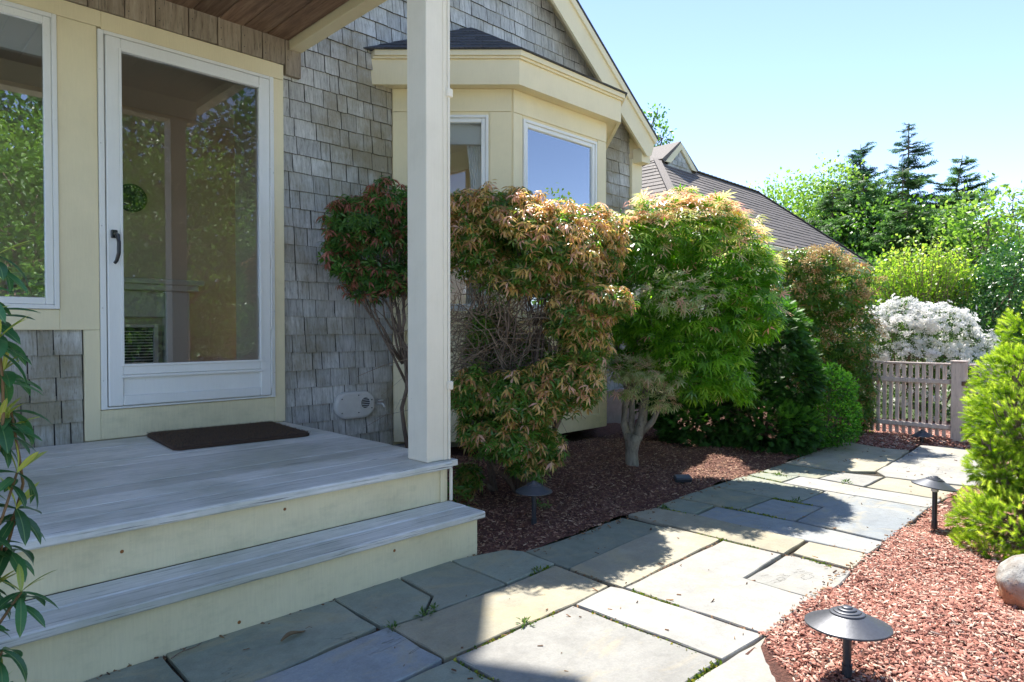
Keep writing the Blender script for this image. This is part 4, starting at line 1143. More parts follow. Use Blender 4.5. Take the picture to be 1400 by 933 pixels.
def whorls(P, A, m, tmpl, size, el=(-0.2, 0.7), tone=0.5, droop=0.0, rg=NR, sj=0.2, tj=0.06):
    """m leaves round each shoot tip P whose axis is A"""
    N = len(P)
    A = unit(A)
    Fm = frames(A, np.tile(np.array([[0.1, 0.2, 1.0]]), (N, 1)))
    X = Fm[:, :, 0]; Z = Fm[:, :, 2]
    out = []
    tone = np.broadcast_to(np.asarray(tone, float), (N,)); size = np.broadcast_to(np.asarray(size, float), (N,))
    ph = rg.random(N) * 6.28
    for k in range(m):
        a = ph + 2 * math.pi * k / m + rg.normal(0, 0.25, N)
        e = rg.uniform(el[0], el[1], N)
        D = (X * np.cos(a)[:, None] + Z * np.sin(a)[:, None]) * np.cos(e)[:, None] + A * np.sin(e)[:, None]
        D[:, 2] -= droop
        out.append(scatter(tmpl, P - A * rg.uniform(-0.005, 0.4, (N, 1)) * size[:, None], D, unit(A + rg.normal(0, 0.25, A.shape)), size * rg.uniform(1 - sj, 1 + sj, N), tone, rg, tj))
    return join(out)

def branch_path(a, b, bow=0.15, n=6, rg=rnd, wig=0.02):
    a = Vector(a); b = Vector(b); pts = []
    L = (b - a).length
    side = Vector((rg.gauss(0, 1), rg.gauss(0, 1), 0)) * bow * L * 0.3
    for i in range(n):
        t = i / (n - 1)
        p = a.lerp(b, t) + side * math.sin(t * math.pi) + Vector((0, 0, 1)) * bow * L * 0.4 * math.sin(t * math.pi)
        if 0 < i < n - 1: p += Vector((rg.gauss(0, 1), rg.gauss(0, 1), rg.gauss(0, 1))) * wig
        pts.append(p)
    return pts

def stems(lobes, base_pts, r0, parent, mat, twigs=5, tw_r=0.003, name='branches', bow=0.1, fork=0.35, wig=0.012):
    mb = MB()
    for i, l in enumerate(lobes):
        b = min(base_pts, key=lambda q: (q[0] - l[0]) ** 2 + (q[1] - l[1]) ** 2) if rnd.random() < 0.7 else rnd.choice(base_pts)
        c = Vector(l[:3])
        pts = branch_path(b, c, bow, 8, wig=wig)
        mb.tube(pts, [r0 * (1 - 0.72 * k / 7) for k in range(8)], 7)
        for k in range(twigs):
            s = pts[rnd.randrange(3, 8)]
            d = Vector((rnd.gauss(0, 1), rnd.gauss(0, 1), rnd.gauss(0.2, 1))).normalized()
            e = c + Vector((d.x * l[3], d.y * l[4], d.z * l[5])) * 0.9
            q = branch_path(s, e, bow, 5, wig=wig)
            mb.tube(q, [r0 * 0.32, r0 * 0.26, r0 * 0.2, r0 * 0.14, tw_r * 0.6], 5)
    return mb.build(name, mat, parent, smooth=True, local=True)

VR = R_(-45)     # the shrubs' own axes: X along the bed, Y towards the wall

# ------------------------------------------------------------------ large andromeda beside the bay
def shrub_root(nm, label, cat, spec, group=None):
    return thing(nm, label, cat, (spec[0], spec[1], 0), VR, group)

LAN = T_lance(0.24, 0.07, 0.2); LANn = T_lance(0.22, 0.07, 0.42)
def andromeda(root, L, dens, size, mat, tone_hi, tone_lo, flowers=True, seed=1, gap=0.08, share=0.92):
    P, N, ty, rr = on_lobes(L, dens, 0.84, 1.14, 0.78, gap, 8, seed, uneven=0.24)
    up = np.array([0, 0, 1.0])
    rg = np.random.default_rng(seed)
    newg = rg.random(len(P)) < np.where(ty == 0, share, np.where(ty == 1, 0.45, 0.1)) * np.clip(0.8 + N[:, 2] * 0.6, 0.15, 1)
    A = unit(N * np.array([0.45, 0.45, 0.3]) + up * 0.8 + rg.normal(0, 0.22, N.shape))
    tn = np.where(newg, rg.uniform(tone_hi[0], tone_hi[1], len(P)), rg.uniform(tone_lo[0], tone_lo[1], len(P)))
    p1 = whorls(P[newg], A[newg], 8, [LAN, LANn], size, (-0.45, 0.5), tn[newg], 0.45, rg, 0.3, 0.1)
    p2 = whorls(P[~newg], A[~newg], 7, [LAN], size * 0.9, (-0.1, 0.6), tn[~newg], 0.35, rg)
    # older green leaves lower on the same shoots
    P2, N2, ty2, _ = on_lobes(L, dens * 1.2, 0.62, 0.92, 0.7, gap, 8, seed + 5)
    A2 = unit(N2 + up * 0.3 + rg.normal(0, 0.4, N2.shape))
    p3 = whorls(P2, A2, 6, [LAN], size * 0.95, (-0.3, 0.5), rg.uniform(tone_lo[0], tone_lo[1], len(P2)), 0.2, rg)
    V, T, tn = join([p1, p2, p3])
    return tri_mesh('foliage', V, T, tn, mat, root)

pieris = shrub_root('andromeda_shrub', 'large andromeda with bronze and gold new leaves in front of the bay window', 'shrub', PIERIS)
andromeda(pieris, PIERIS[2], 700, 0.050, M['lf_pieris'], (0.48, 1.0), (0.05, 0.45), seed=1, share=0.78)
bp = [(-0.12, 0.1, 0), (0.02, 0.0, 0), (0.1, 0.12, 0), (-0.02, 0.2, 0)]
stems(PIERIS[2], bp, 0.017, pieris, M['bark_brown'], 6, bow=0.12, wig=0.02)
# tangle of bare twigs in its middle
tw = MB()
for k in range(520):
    a = Vector((rnd.uniform(-0.45, 0.1), rnd.uniform(-0.15, 0.25), rnd.uniform(0.5, 1.1)))
    b_ = a + Vector((rnd.gauss(0.05, 0.24), rnd.gauss(-0.02, 0.12), rnd.uniform(-0.22, 0.32)))
    q = branch_path(a, b_, 0.35, 6, wig=0.015)
    r0 = rnd.uniform(0.0014, 0.0045)
    tw.tube(q, [r0 * (1 - 0.14 * i) for i in range(6)], 4, cap=False)
tw.build('bare_twigs', M['twig'], pieris, smooth=True, local=True, kind='stuff')
# green seed strings hanging at the lower right
P, N, ty, rr = on_lobes([PIERIS[2][11], PIERIS[2][15]], 260, 0.95, 1.1, 0.7, 0, 8, 4)
sel = NR.random(len(P)) < 0.45; P = P[sel]
seg = []
for k in range(9):
    off = NR.normal(0, 0.004, P.shape); off[:, 2] -= 0.006 * k
    seg.append(scatter(T_leaf2(0.9, 0.3), P + off, unit(NR.normal(0, 1, P.shape)), NR.normal(0, 1, P.shape), 0.008, 0.75))
V, T, tn = join(seg)
tri_mesh('seed_strings', V, T, tn, M['lf_fors'], pieris)

small = shrub_root('andromeda_shrub', 'smaller dark red andromeda on a thin bare trunk behind the porch post, against the shingles', 'shrub', PIERIS_SMALL)
andromeda(small, PIERIS_SMALL[2], 420, 0.056, M['lf_pieris_red'], (0.5, 0.95), (0.0, 0.45), seed=9, share=0.6)
stems(PIERIS_SMALL[2], [(-0.03, 0.0, 0.75), (0.0, 0, 0.85), (0.02, 0, 0.7)], 0.009, small, M['bark_brown'], 5, bow=0.1, wig=0.015)
m = MB()
m.tube([(0, 0, -0.03), (0.01, 0, 0.15), (-0.02, 0, 0.32), (-0.035, 0, 0.45), (0.0, 0, 0.58), (-0.005, 0, 0.72), (-0.04, 0, 0.95), (-0.08, 0, 1.2)], [0.019, 0.016, 0.015, 0.014, 0.013, 0.012, 0.01, 0.006], 9)
m.tube([(-0.01, 0, 0.75), (0.03, 0, 0.95), (0.05, 0.02, 1.2), (0.06, 0, 1.4)], [0.011, 0.009, 0.007, 0.004], 8)
m.tube([(-0.005, 0, 0.62), (-0.12, 0, 0.86), (-0.2, 0.02, 1.0), (-0.3, 0, 1.25)], [0.010, 0.008, 0.007, 0.004], 8)
m.build('trunk', M['bark_brown'], small, smooth=True, local=True)

# ------------------------------------------------------------------ japanese maple
maple = shrub_root('japanese_maple', 'rounded Japanese maple with lime and pink lacy leaves on a short grey trunk', 'tree', MAPLE)
LM = [l for l in MAPLE[2] if l[6] < 2]
rg = np.random.default_rng(21)
P, N, ty, rr = on_lobes(LM, 560, 0.84, 1.1, 0.8, 0.13, 9, 2, uneven=0.2)
up = np.array([0, 0, 1.0])
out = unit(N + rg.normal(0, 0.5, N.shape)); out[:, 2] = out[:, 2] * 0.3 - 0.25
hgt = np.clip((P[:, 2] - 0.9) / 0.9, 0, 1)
tn = np.where(ty == 0, 0.10 + 0.74 * hgt * np.clip(N[:, 2] + 0.45, 0, 1) + rg.normal(0, 0.17, len(P)), 0.1 + rg.random(len(P)) * 0.38)  # upper, upward-facing leaves paler: bright crown highlights painted into the tone
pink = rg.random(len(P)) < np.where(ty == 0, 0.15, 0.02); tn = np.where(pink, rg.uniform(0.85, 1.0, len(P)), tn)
PA = [T_palm(7, 118, 0.3), T_palm(5, 95, 0.4), T_palm(7, 110, 0.15)]
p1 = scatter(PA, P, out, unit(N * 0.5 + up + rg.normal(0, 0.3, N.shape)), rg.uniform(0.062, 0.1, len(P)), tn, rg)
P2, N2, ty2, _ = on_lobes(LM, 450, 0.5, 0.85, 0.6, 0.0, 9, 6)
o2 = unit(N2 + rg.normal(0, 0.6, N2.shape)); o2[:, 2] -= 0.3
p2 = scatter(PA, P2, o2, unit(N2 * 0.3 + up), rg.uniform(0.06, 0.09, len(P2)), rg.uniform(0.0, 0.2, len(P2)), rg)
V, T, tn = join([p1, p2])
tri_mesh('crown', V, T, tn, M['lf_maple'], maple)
PL = [l for l in MAPLE[2] if l[6] == 2]
P, N, ty, rr = on_lobes(PL, 650, 0.3, 1.25, 0.2, 0, 9, 8)
o3 = unit(N + rg.normal(0, 0.5, N.shape)); o3[:, 2] -= 0.35
V, T, tn = scatter(PA, P, o3, unit(up + rg.normal(0, 0.3, P.shape)), rg.uniform(0.045, 0.065, len(P)), rg.random(len(P)), rg)
tri_mesh('low_sprays', V, T, tn, M['lf_maple_pale'], maple)
m = MB()
m.tube([(0.0, 0, -0.04), (0.0, 0, 0.02), (-0.005, 0, 0.09), (0.0, 0, 0.17), (0.015, 0, 0.235)], [0.062, 0.047, 0.045, 0.052, 0.062], 14)
for (pts, rad) in (([(0.03, 0, 0.20), (0.07, 0, 0.33), (0.09, 0.02, 0.47), (0.11, 0.03, 0.62), (0.16, 0.05, 0.9), (0.3, 0.05, 1.2)], [0.042, 0.034, 0.030, 0.026, 0.02, 0.01]),
                   ([(-0.02, 0, 0.20), (-0.055, 0.02, 0.30), (-0.05, 0.03, 0.42), (-0.03, 0.04, 0.55), (-0.1, 0.05, 0.85), (-0.2, 0.06, 1.15)], [0.036, 0.027, 0.022, 0.020, 0.014, 0.008]),
                   ([(0.05, 0.0, 0.24), (0.14, -0.02, 0.33), (0.2, -0.03, 0.47), (0.26, -0.02, 0.62), (0.42, 0, 0.95)], [0.030, 0.020, 0.016, 0.013, 0.007]),
                   ([(0.0, 0.02, 0.24), (0.01, 0.08, 0.42), (0.03, 0.12, 0.7), (0.05, 0.15, 1.2)], [0.03, 0.022, 0.016, 0.008]),
                   ([(0.1, 0.02, 0.55), (0.2, -0.05, 0.72), (0.32, -0.1, 0.95)], [0.02, 0.014, 0.008]),
                   ([(-0.04, 0.03, 0.5), (-0.02, -0.06, 0.72), (0.03, -0.12, 1.0)], [0.018, 0.012, 0.007])):
    m.tube(pts, rad, 10)
m.build('trunk', M['bark'], maple, smooth=True, local=True)
stems(LM, [(0.16, 0.05, 0.85), (-0.1, 0.05, 0.8), (0.4, 0.0, 0.9), (0.05, 0.12, 0.9)], 0.010, maple, M['bark'], 5, bow=0.12, wig=0.02)

# ------------------------------------------------------------------ hinoki cypress and boxwood
hin = shrub_root('hinoki_cypress', 'dense dark green cypress shrub right of the maple', 'shrub', HINOKI)
rg = np.random.default_rng(31)
SP = [T_spray(random.Random(k)) for k in range(4)]
parts = []
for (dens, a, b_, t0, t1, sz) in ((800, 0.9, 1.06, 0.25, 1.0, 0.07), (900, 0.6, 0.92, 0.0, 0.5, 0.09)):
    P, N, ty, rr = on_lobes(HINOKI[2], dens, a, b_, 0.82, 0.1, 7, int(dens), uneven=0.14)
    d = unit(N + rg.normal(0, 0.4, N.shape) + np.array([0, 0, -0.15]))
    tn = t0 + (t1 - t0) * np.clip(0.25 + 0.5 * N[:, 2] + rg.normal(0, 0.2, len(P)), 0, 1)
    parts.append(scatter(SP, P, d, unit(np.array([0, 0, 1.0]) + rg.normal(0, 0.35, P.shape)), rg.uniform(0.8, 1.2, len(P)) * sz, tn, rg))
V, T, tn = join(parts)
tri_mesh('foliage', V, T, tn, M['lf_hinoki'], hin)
stems(HINOKI[2], [(0, 0, -0.02), (0.08, 0.05, -0.02), (-0.3, 0.1, -0.02)], 0.02, hin, M['bark_brown'], 5, bow=0.1)

box = shrub_root('boxwood', 'small bright green clipped boxwood at the bend of the path', 'shrub', BOX)
parts = []
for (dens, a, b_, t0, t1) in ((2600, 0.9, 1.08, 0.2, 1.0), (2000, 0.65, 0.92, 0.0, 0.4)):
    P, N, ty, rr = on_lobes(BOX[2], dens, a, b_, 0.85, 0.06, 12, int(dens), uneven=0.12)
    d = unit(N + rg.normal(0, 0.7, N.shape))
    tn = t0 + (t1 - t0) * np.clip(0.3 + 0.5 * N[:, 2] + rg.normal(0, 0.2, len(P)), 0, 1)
    parts.append(scatter(T_leaf2(0.6), P, d, unit(N + rg.normal(0, 0.6, N.shape)), rg.uniform(0.02, 0.032, len(P)), tn, rg))
V, T, tn = join(parts)
tri_mesh('foliage', V, T, tn, M['lf_box'], box)
stems(BOX[2], [(0, 0, -0.02), (0.05, 0.05, -0.02)], 0.009, box, M['bark_brown'], 6)

# ------------------------------------------------------------------ tall andromeda with faded flower clusters
tall = shrub_root('andromeda_shrub', 'tall andromeda with tan faded flower clusters beside the picket fence', 'shrub', PIERIS_TALL)
andromeda(tall, PIERIS_TALL[2], 260, 0.065, M['lf_pieris'], (0.25, 0.6), (0.0, 0.4), seed=41, gap=0.04, share=0.3)
P, N, ty, rr = on_lobes(PIERIS_TALL[2], 105, 0.98, 1.12, 0.85, 0, 9, 43)
k = (N[:, 2] > -0.25) & (NR.random(len(P)) < np.clip((P[:, 2] - 0.5) / 1.2 + 0.15, 0.1, 1)); P = P[k]; N = N[k]
seg = []
for j in range(40):
    o_ = unit(NR.normal(0, 1, P.shape)) * NR.uniform(0.01, 0.05, (len(P), 1)); o_[:, 2] *= 0.7
    seg.append(scatter(T_leaf2(0.6, 0.3), P + o_, unit(o_ + NR.normal(0, 0.01, P.shape)), NR.normal(0, 1, P.shape), 0.02, 0.55, tj=0.25))
V, T, tn = join(seg)
tri_mesh('flower_clusters', V, T, tn, M['panicle'], tall)
stems(PIERIS_TALL[2], [(0, 0, -0.02), (-0.15, 0.05, -0.02), (0.1, 0.05, -0.02)], 0.018, tall, M['bark_brown'], 5)

# ------------------------------------------------------------------ white azalea behind the fence
az = shrub_root('white_azalea', 'azalea covered in white blossom behind the picket fence', 'shrub', AZALEA)
LA = AZALEA[2]
P, N, ty, rr = on_lobes(LA, 330, 0.9, 1.12, 0.85, 0.10, 6, 51, uneven=0.2)
pf = np.where(ty == 0, 0.85, 0.18) * np.clip(0.75 + N[:, 2] * 0.9, 0.1, 1)
k = rg.random(len(P)) < pf
Pf = P[k]; Nf = N[k]
seg = []
for j in range(5):
    seg.append(scatter(T_petal5(), Pf + rg.normal(0, 0.022, Pf.shape), unit(np.cross(Nf + rg.normal(0, .4, Nf.shape), rg.normal(0, 1, Nf.shape))), unit(Nf + rg.normal(0, 0.5, Nf.shape)), rg.uniform(0.026, 0.038, len(Pf)), rg.random(len(Pf)), rg))
V, T, tn = join(seg)
tri_mesh('blossoms', V, T, tn, M['flower'], az)
P, N, ty, rr = on_lobes(LA, 1500, 0.7, 1.0, 0.7, 0.06, 6, 53)
V, T, tn = scatter(T_leaf4(0.4), P, unit(N + rg.normal(0, 0.8, N.shape)), unit(N + rg.normal(0, 0.5, N.shape)), rg.uniform(0.03, 0.05, len(P)), rg.random(len(P)), rg)
tri_mesh('foliage', V, T, tn, M['lf_azalea'], az)
stems(LA, [(0, 0, -0.05), (0.2, 0.1, -0.05), (-0.2, 0.05, -0.05)], 0.016, az, M['bark_brown'], 6)

# ------------------------------------------------------------------ upright lime green shrub, holly
fo = shrub_root('upright_shrub', 'airy lime green shrub of upright twigs behind the white azalea', 'shrub', FORSYTHIA)
m = MB(); LP = []; LD = []
for k in range(300):
    a = rnd.uniform(0, 6.28); r0 = 0.25 * math.sqrt(rnd.random())
    l = rnd.choices(FORSYTHIA[2], weights=[3, 1.4, 1.4])[0]
    th = rnd.uniform(0, 6.28); q = math.sqrt(rnd.random())
    tx = l[0] + l[3] * q * math.cos(th); ty_ = l[1] + l[4] * q * math.sin(th)
    tz = l[2] + l[5] * (1.05 * math.sqrt(max(0.0, 1 - q * q)) * rnd.uniform(0.4, 1.08))
    pts = branch_path((r0 * math.cos(a), r0 * math.sin(a), 0), (tx, ty_, tz), 0.06, 7, wig=0.03)
    m.tube(pts, [0.009, 0.008, 0.007, 0.006, 0.005, 0.004, 0.002], 4, cap=False)
    for j in range(44):
        t = 0.35 + 0.65 * rnd.random() ** 0.7
        f = t * 6; i0 = min(5, int(f)); p = pts[i0].lerp(pts[i0 + 1], f - i0)
        LP.append((p.x + rnd.gauss(0, .03), p.y + rnd.gauss(0, .03), p.z + rnd.gauss(0, .02)))
m.build('twigs', M['twig'], fo, smooth=True, local=True)
P = np.array(LP); d = unit(rg.normal(0, 1, P.shape) + np.array([0, 0, 0.6]))
V, T, tn = scatter(T_leaf2(0.55), P, d, rg.normal(0, 1, P.shape), rg.uniform(0.035, 0.06, len(P)), np.clip(0.35 + (P[:, 2] - 1.1) * 0.5 + rg.normal(0, 0.2, len(P)), 0, 1), rg)
tri_mesh('leaves', V, T, tn, M['lf_fors'], fo)

def leafy(root, L, dens, size, mat, tmpl, seed, gap=0.1, inner=0.75, nm='foliage', tone=(0, 1), shell=(0.6, 1.08), uneven=0.2):
    rg = np.random.default_rng(seed)
    P, N, ty, rr = on_lobes(L, dens, shell[0], shell[1], inner, gap, 7 / max(0.3, L[0][3]), seed, uneven=uneven)
    d = unit(N * 0.8 + rg.normal(0, 0.7, N.shape) + np.array([0, 0, -0.1]))
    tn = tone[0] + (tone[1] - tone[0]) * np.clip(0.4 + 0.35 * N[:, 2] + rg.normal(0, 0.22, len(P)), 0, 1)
    V, T, tn = scatter(tmpl, P, d, unit(N * 0.6 + np.array([0, 0, 0.6]) + rg.normal(0, 0.5, N.shape)), rg.uniform(0.75, 1.2, len(P)) * size, tn, rg)
    return tri_mesh(nm, V, T, tn, mat, root)
ho = shrub_root('holly_bush', 'tall dark glossy holly right of the white azalea, beyond the gate', 'shrub', HOLLY)
leafy(ho, HOLLY[2], 1000, 0.06, M['lf_holly'], T_leaf4(0.5), 61, 0.08)
stems(HOLLY[2], [(0, 0, -0.05), (0.2, 0, -0.05), (-0.1, 0.1, -0.05)], 0.03, ho, M['bark_brown'], 5)

# ------------------------------------------------------------------ dwarf spruce on the right
spr = shrub_root('dwarf_spruce', 'bright yellow green dwarf spruce beside the red mulch and the boulder', 'shrub', SPRUCE)
TU = [T_tuft(random.Random(k), 30, 0.55, 0.03) for k in range(4)]
parts = []
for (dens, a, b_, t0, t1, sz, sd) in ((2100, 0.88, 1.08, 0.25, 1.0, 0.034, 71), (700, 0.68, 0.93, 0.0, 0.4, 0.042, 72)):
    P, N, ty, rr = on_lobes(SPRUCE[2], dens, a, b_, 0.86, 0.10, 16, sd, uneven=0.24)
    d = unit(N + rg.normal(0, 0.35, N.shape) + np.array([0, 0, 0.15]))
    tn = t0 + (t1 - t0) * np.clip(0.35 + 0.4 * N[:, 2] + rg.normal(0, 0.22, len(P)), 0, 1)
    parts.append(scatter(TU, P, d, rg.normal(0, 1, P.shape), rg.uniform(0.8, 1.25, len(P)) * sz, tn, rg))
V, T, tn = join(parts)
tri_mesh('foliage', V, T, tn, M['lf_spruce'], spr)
stems(SPRUCE[2], [(0, 0, -0.03)], 0.02, spr, M['bark_brown'], 8)

# ------------------------------------------------------------------ rhododendron on the left: each leaf a part
def rh_leaf(k, wd, arch):
    rg = random.Random(k); n = 6; V = []; F = []
    for i in range(n + 1):
        t = i / n
        wdt = wd * math.sin(math.pi * min(1, t * 0.93 + 0.04)) ** 0.75
        if i == n: wdt = 0.004
        y_ = math.sin(t * arch) / arch; z_ = (math.cos(t * arch) - 1) / arch
        V += [(-wdt / 2, y_, z_ + wdt * 0.16), (0, y_, z_), (wdt / 2, y_, z_ + wdt * 0.16)]
    for i in range(n):
        a = i * 3
        F += [(a, a + 1, a + 4, a + 3), (a + 1, a + 2, a + 5, a + 4)]
    me = bpy.data.meshes.new('leaf'); me.from_pydata(V, [], F)
    me.polygons.foreach_set('use_smooth', [True] * len(F)); me.update()
    return me
def rhodo_mat(name, c0, c1, rib):
    m, nt, b = new_mat(name)
    hs = nt.nodes.new("ShaderNodeHueSaturation")
    lk(nt, mathn(nt, 'ADD', mathn(nt, 'MULTIPLY', orand(nt), 0.7), 0.65), hs.inputs['Value'])
    n = noise(nt, coords(nt, 'Object', (9, 9, 9)), 3, 4)
    lk(nt, mix(nt, n, c0, c1), hs.inputs['Color'])
    sx = nt.nodes.new("ShaderNodeSeparateXYZ"); lk(nt, coords(nt, 'Object'), sx.inputs[0])
    ax = mathn(nt, 'ABSOLUTE', sx.outputs[0])
    a = mix(nt, ramp(nt, ax, [(0.0, 1), (0.014, 0)]), hs.outputs[0], rib)
    lk(nt, a, b.inputs['Base Color']); b.inputs['Roughness'].default_value = 0.3
    tr = nt.nodes.new("ShaderNodeBsdfTranslucent"); lk(nt, a, tr.inputs[0])
    mx = nt.nodes.new("ShaderNodeMixShader"); mx.inputs[0].default_value = 0.35
    lk(nt, b.outputs[0], mx.inputs[1]); lk(nt, tr.outputs[0], mx.inputs[2]); lk(nt, mx.outputs[0], nt.nodes["Material Output"].inputs[0])
    return m
M['rh_old'] = rhodo_mat('rhododendron_old_leaf', (0.05, 0.16, 0.06), (0.10, 0.27, 0.09), (0.25, 0.4, 0.14))
M['rh_new'] = rhodo_mat('rhododendron_young_leaf', (0.45, 0.55, 0.08), (0.7, 0.7, 0.16), (0.7, 0.7, 0.3))
RO = [rh_leaf(k, 0.24 + 0.04 * (k % 3), 0.5 + 0.2 * (k % 4)) for k in range(6)]
RN = [rh_leaf(20 + k, 0.16, 0.25 + 0.1 * k) for k in range(3)]
for me in RO: me.materials.append(M['rh_old'])
for me in RN: me.materials.append(M['rh_new'])
rho = thing('rhododendron', 'rhododendron with long dark leaves and upright yellow young shoots at the left edge', 'shrub', (0.165, 1.63, 0.0), VR)
def loc_of(u, d, z):      # u to the right, d towards the wall, from the plant's base
    return Vector((u, d, z))
tips = [(0.02, 0.03, 1.13), (-0.02, 0.06, 1.02), (0.045, 0.0, 0.965), (-0.06, -0.02, 0.94), (0.015, 0.05, 0.90), (0.03, 0.02, 0.80), (-0.03, 0.0, 0.83), (0.0, -0.03, 0.74), (0.055, 0.03, 0.70),
        (-0.05, 0.02, 0.68), (0.03, 0.06, 0.62), (0.0, 0.0, 0.58), (0.075, 0.01, 0.47), (-0.04, 0.03, 0.50), (0.0, -0.02, 0.42), (0.045, 0.0, 0.36), (-0.04, -0.02, 0.32), (0.02, 0.02, 0.27), (-0.1, 0.05, 0.60), (-0.1, 0.0, 0.9), (-0.12, 0.02, 0.4), (0.02, -0.04, 1.0)]
tips += [(rnd.uniform(-0.14, 0.03), rnd.uniform(-0.06, 0.08), rnd.uniform(0.3, 1.08)) for _ in range(22)]
st = MB(); RLV = []
for i, (u, d, z) in enumerate(tips):
    tip = loc_of(u, d, z)
    b0 = Vector((-0.06 + 0.03 * (i % 3), 0.02 * (i % 2), max(0.0, z - 0.45)))
    pts = branch_path(b0, tip, 0.15, 6, wig=0.006)
    st.tube(pts, [0.0035, 0.0034, 0.0032, 0.003, 0.0028, 0.0025], 6)
    axis = (pts[-1] - pts[-2]).normalized() * 0.7 + Vector((0, 0, 0.7)) + Vector((rnd.gauss(0, .2), rnd.gauss(0, .2), 0))
    axis.normalize()
    ax = axis.orthogonal().normalized(); ay = axis.cross(ax)
    n = rnd.randint(7, 9); ph = rnd.random() * 6.28
    for k in range(n + 4):
        new = k >= n
        if new and i % 4 == 3: continue
        t = ph + (2 * math.pi * k / n if not new else k * 2.1)
        e = rnd.uniform(-0.25, 0.35) if not new else rnd.uniform(0.75, 1.2)
        D = (ax * math.cos(t) + ay * math.sin(t)) * math.cos(e) + axis * math.sin(e)
        if not new: D.z -= 0.25
        D.normalize()
        up_ = axis - D * axis.dot(D)
        if up_.length < 0.05: up_ = ax.copy() - D * ax.dot(D)
        up_.normalize(); X = D.cross(up_)
        s = rnd.uniform(0.065, 0.095) if not new else rnd.uniform(0.05, 0.08)
        mt = Matrix((X, D, up_)).transposed().to_4x4()
        mt = Matrix.Translation(tip - axis * (0.0 if new else 0.012 * (k % 3))) @ mt @ Matrix.Scale(s, 4)
        RLV.append((u, mt, rnd.choice(RN if new else RO), new))
m = MB()
for k in range(3):
    m.tube(branch_path((0, 0, -0.03), (-0.06 + 0.03 * k, 0.02 * (k % 2), 0.7 + 0.1 * k), 0.1, 8, wig=0.01), [0.010, 0.009, 0.008, 0.007, 0.006, 0.005, 0.0045, 0.004], 8)
m.build('trunk', M['bark_brown'], rho, smooth=True, local=True)
RLV.sort(key=lambda q: -q[0])
far = {False: MB(), True: MB()}
for i, (u, mt, me, new) in enumerate(RLV):
    if i < 296:
        o = bpy.data.objects.new('leaf', me)
        o.matrix_local = mt; o.parent = rho; COL.objects.link(o)
    else:
        far[new].add([mt @ v.co for v in me.vertices], [tuple(p.vertices) for p in me.polygons])
far[False].build('far_leaves', M['rh_old'], rho, smooth=True, local=True, kind='stuff')
far[True].build('far_young_leaves', M['rh_new'], rho, smooth=True, local=True, kind='stuff')
st.build('stems', plain('red_stem', (0.2, 0.12, 0.05), 0.6), rho, smooth=True, local=True)

# low leafy sprig in the mulch next to the porch corner and one by the lamp
for (x, y_, sc_, lab) in ((2.22, 2.62, 1.0, 'low leafy sprig with red tipped leaves at the porch corner'), (2.62, 2.36, 0.6, 'tiny green seedling beside the dark path lamp near the porch')):
    t = thing('sprig', lab, 'plant', (x, y_, 0.0))
    n = 16 if sc_ == 1.0 else 5
    P = np.stack([NR.normal(0, 0.05 * sc_, n), NR.normal(0, 0.05 * sc_, n), NR.uniform(0.04, 0.16, n) * sc_], 1)
    V, T, tn = whorls(P, NR.normal(0, 0.3, (n, 3)) + np.array([0, 0, 1]), 6, [LAN], 0.06 * sc_, (0, 0.7), NR.uniform(0.1, 0.6, n))
    tri_mesh('leaves', V, T, tn, M['lf_pieris_red'], t)
    m = MB()
    for p in P: m.tube([(0, 0, -0.02), (p[0] * 0.5, p[1] * 0.5, p[2] * 0.5), tuple(p)], [0.003, 0.0025, 0.0015], 5)
    m.build('stems', M['bark_brown'], t, local=True)

# ================================================================== bark chips
def chips(name, pts, smin, smax, mat, label=None, zoff=0.0, seed=5, lite=0.0):
    rg = np.random.default_rng(seed)
    n = len(pts)
    V = np.array([(-.5, -.5, 0), (.5, -.4, 0), (.45, .5, 0), (-.5, .4, 0), (-.42, 0.05, 1), (.44, -.05, 1)], float)
    T = np.array([(0, 1, 5), (0, 5, 4), (2, 3, 4), (2, 4, 5), (1, 2, 5), (3, 0, 4)])
    L = rg.uniform(smin, smax, n) * rg.choice([0.6, 1.0, 1.5], n, p=[.35, .45, .2]); W = L * rg.uniform(0.13, 0.38, n); H = rg.uniform(0.0015, 0.005, n)
    S = np.stack([L, W, H], 1)
    d = rg.normal(0, 1, (n, 3)); d[:, 2] *= 0.28
    Fm = frames(unit(d), unit(np.array([0, 0, 1.0]) + rg.normal(0, 0.3, (n, 3))))
    Fm = Fm[:, :, [1, 0, 2]]
    W_ = np.einsum('nij,nvj->nvi', Fm, V[None] * S[:, None, :]) + pts[:, None, :]
    # flipping X/Y mirrors the frame, so turn the faces round
    T = T[:, ::-1]
    TT = (T[None] + (np.arange(n) * 6)[:, None, None]).reshape(-1, 3)
    tn = np.repeat(np.clip(rg.beta(1.4, 1.25, n) + lite, 0, 1), len(T))
    return tri_mesh(name, W_.reshape(-1, 3), TT, tn, mat, None, kind='stuff')
def bed_h(x, y):
    if y > 1.5 and x < 6.0: return -0.014 + 0.04 * np.clip((y - 2.1) / 0.8, 0, 1)
    return 0
def sample(n, x0, x1, y0, y1, keep, zf, seed):
    rg = np.random.default_rng(seed)
    x = rg.uniform(x0, x1, n); y = rg.uniform(y0, y1, n)
    k = keep(x, y); x = x[k]; y = y[k]
    amp = 0.012
    h = amp * (np.sin(x * 5.1 + y * 3.3) + np.sin(x * 11.7 - y * 9.2) * 0.5 + np.sin(y * 17.3 + x * 4.1) * 0.4)
    z = zf(x, y) + h + rg.uniform(-0.002, 0.009, len(x))
    return np.stack([x, y, z], 1)
def edge_l(x): return 2.02 + 0.012 * np.sin(x * 9) + 0.01 * np.sin(x * 23)
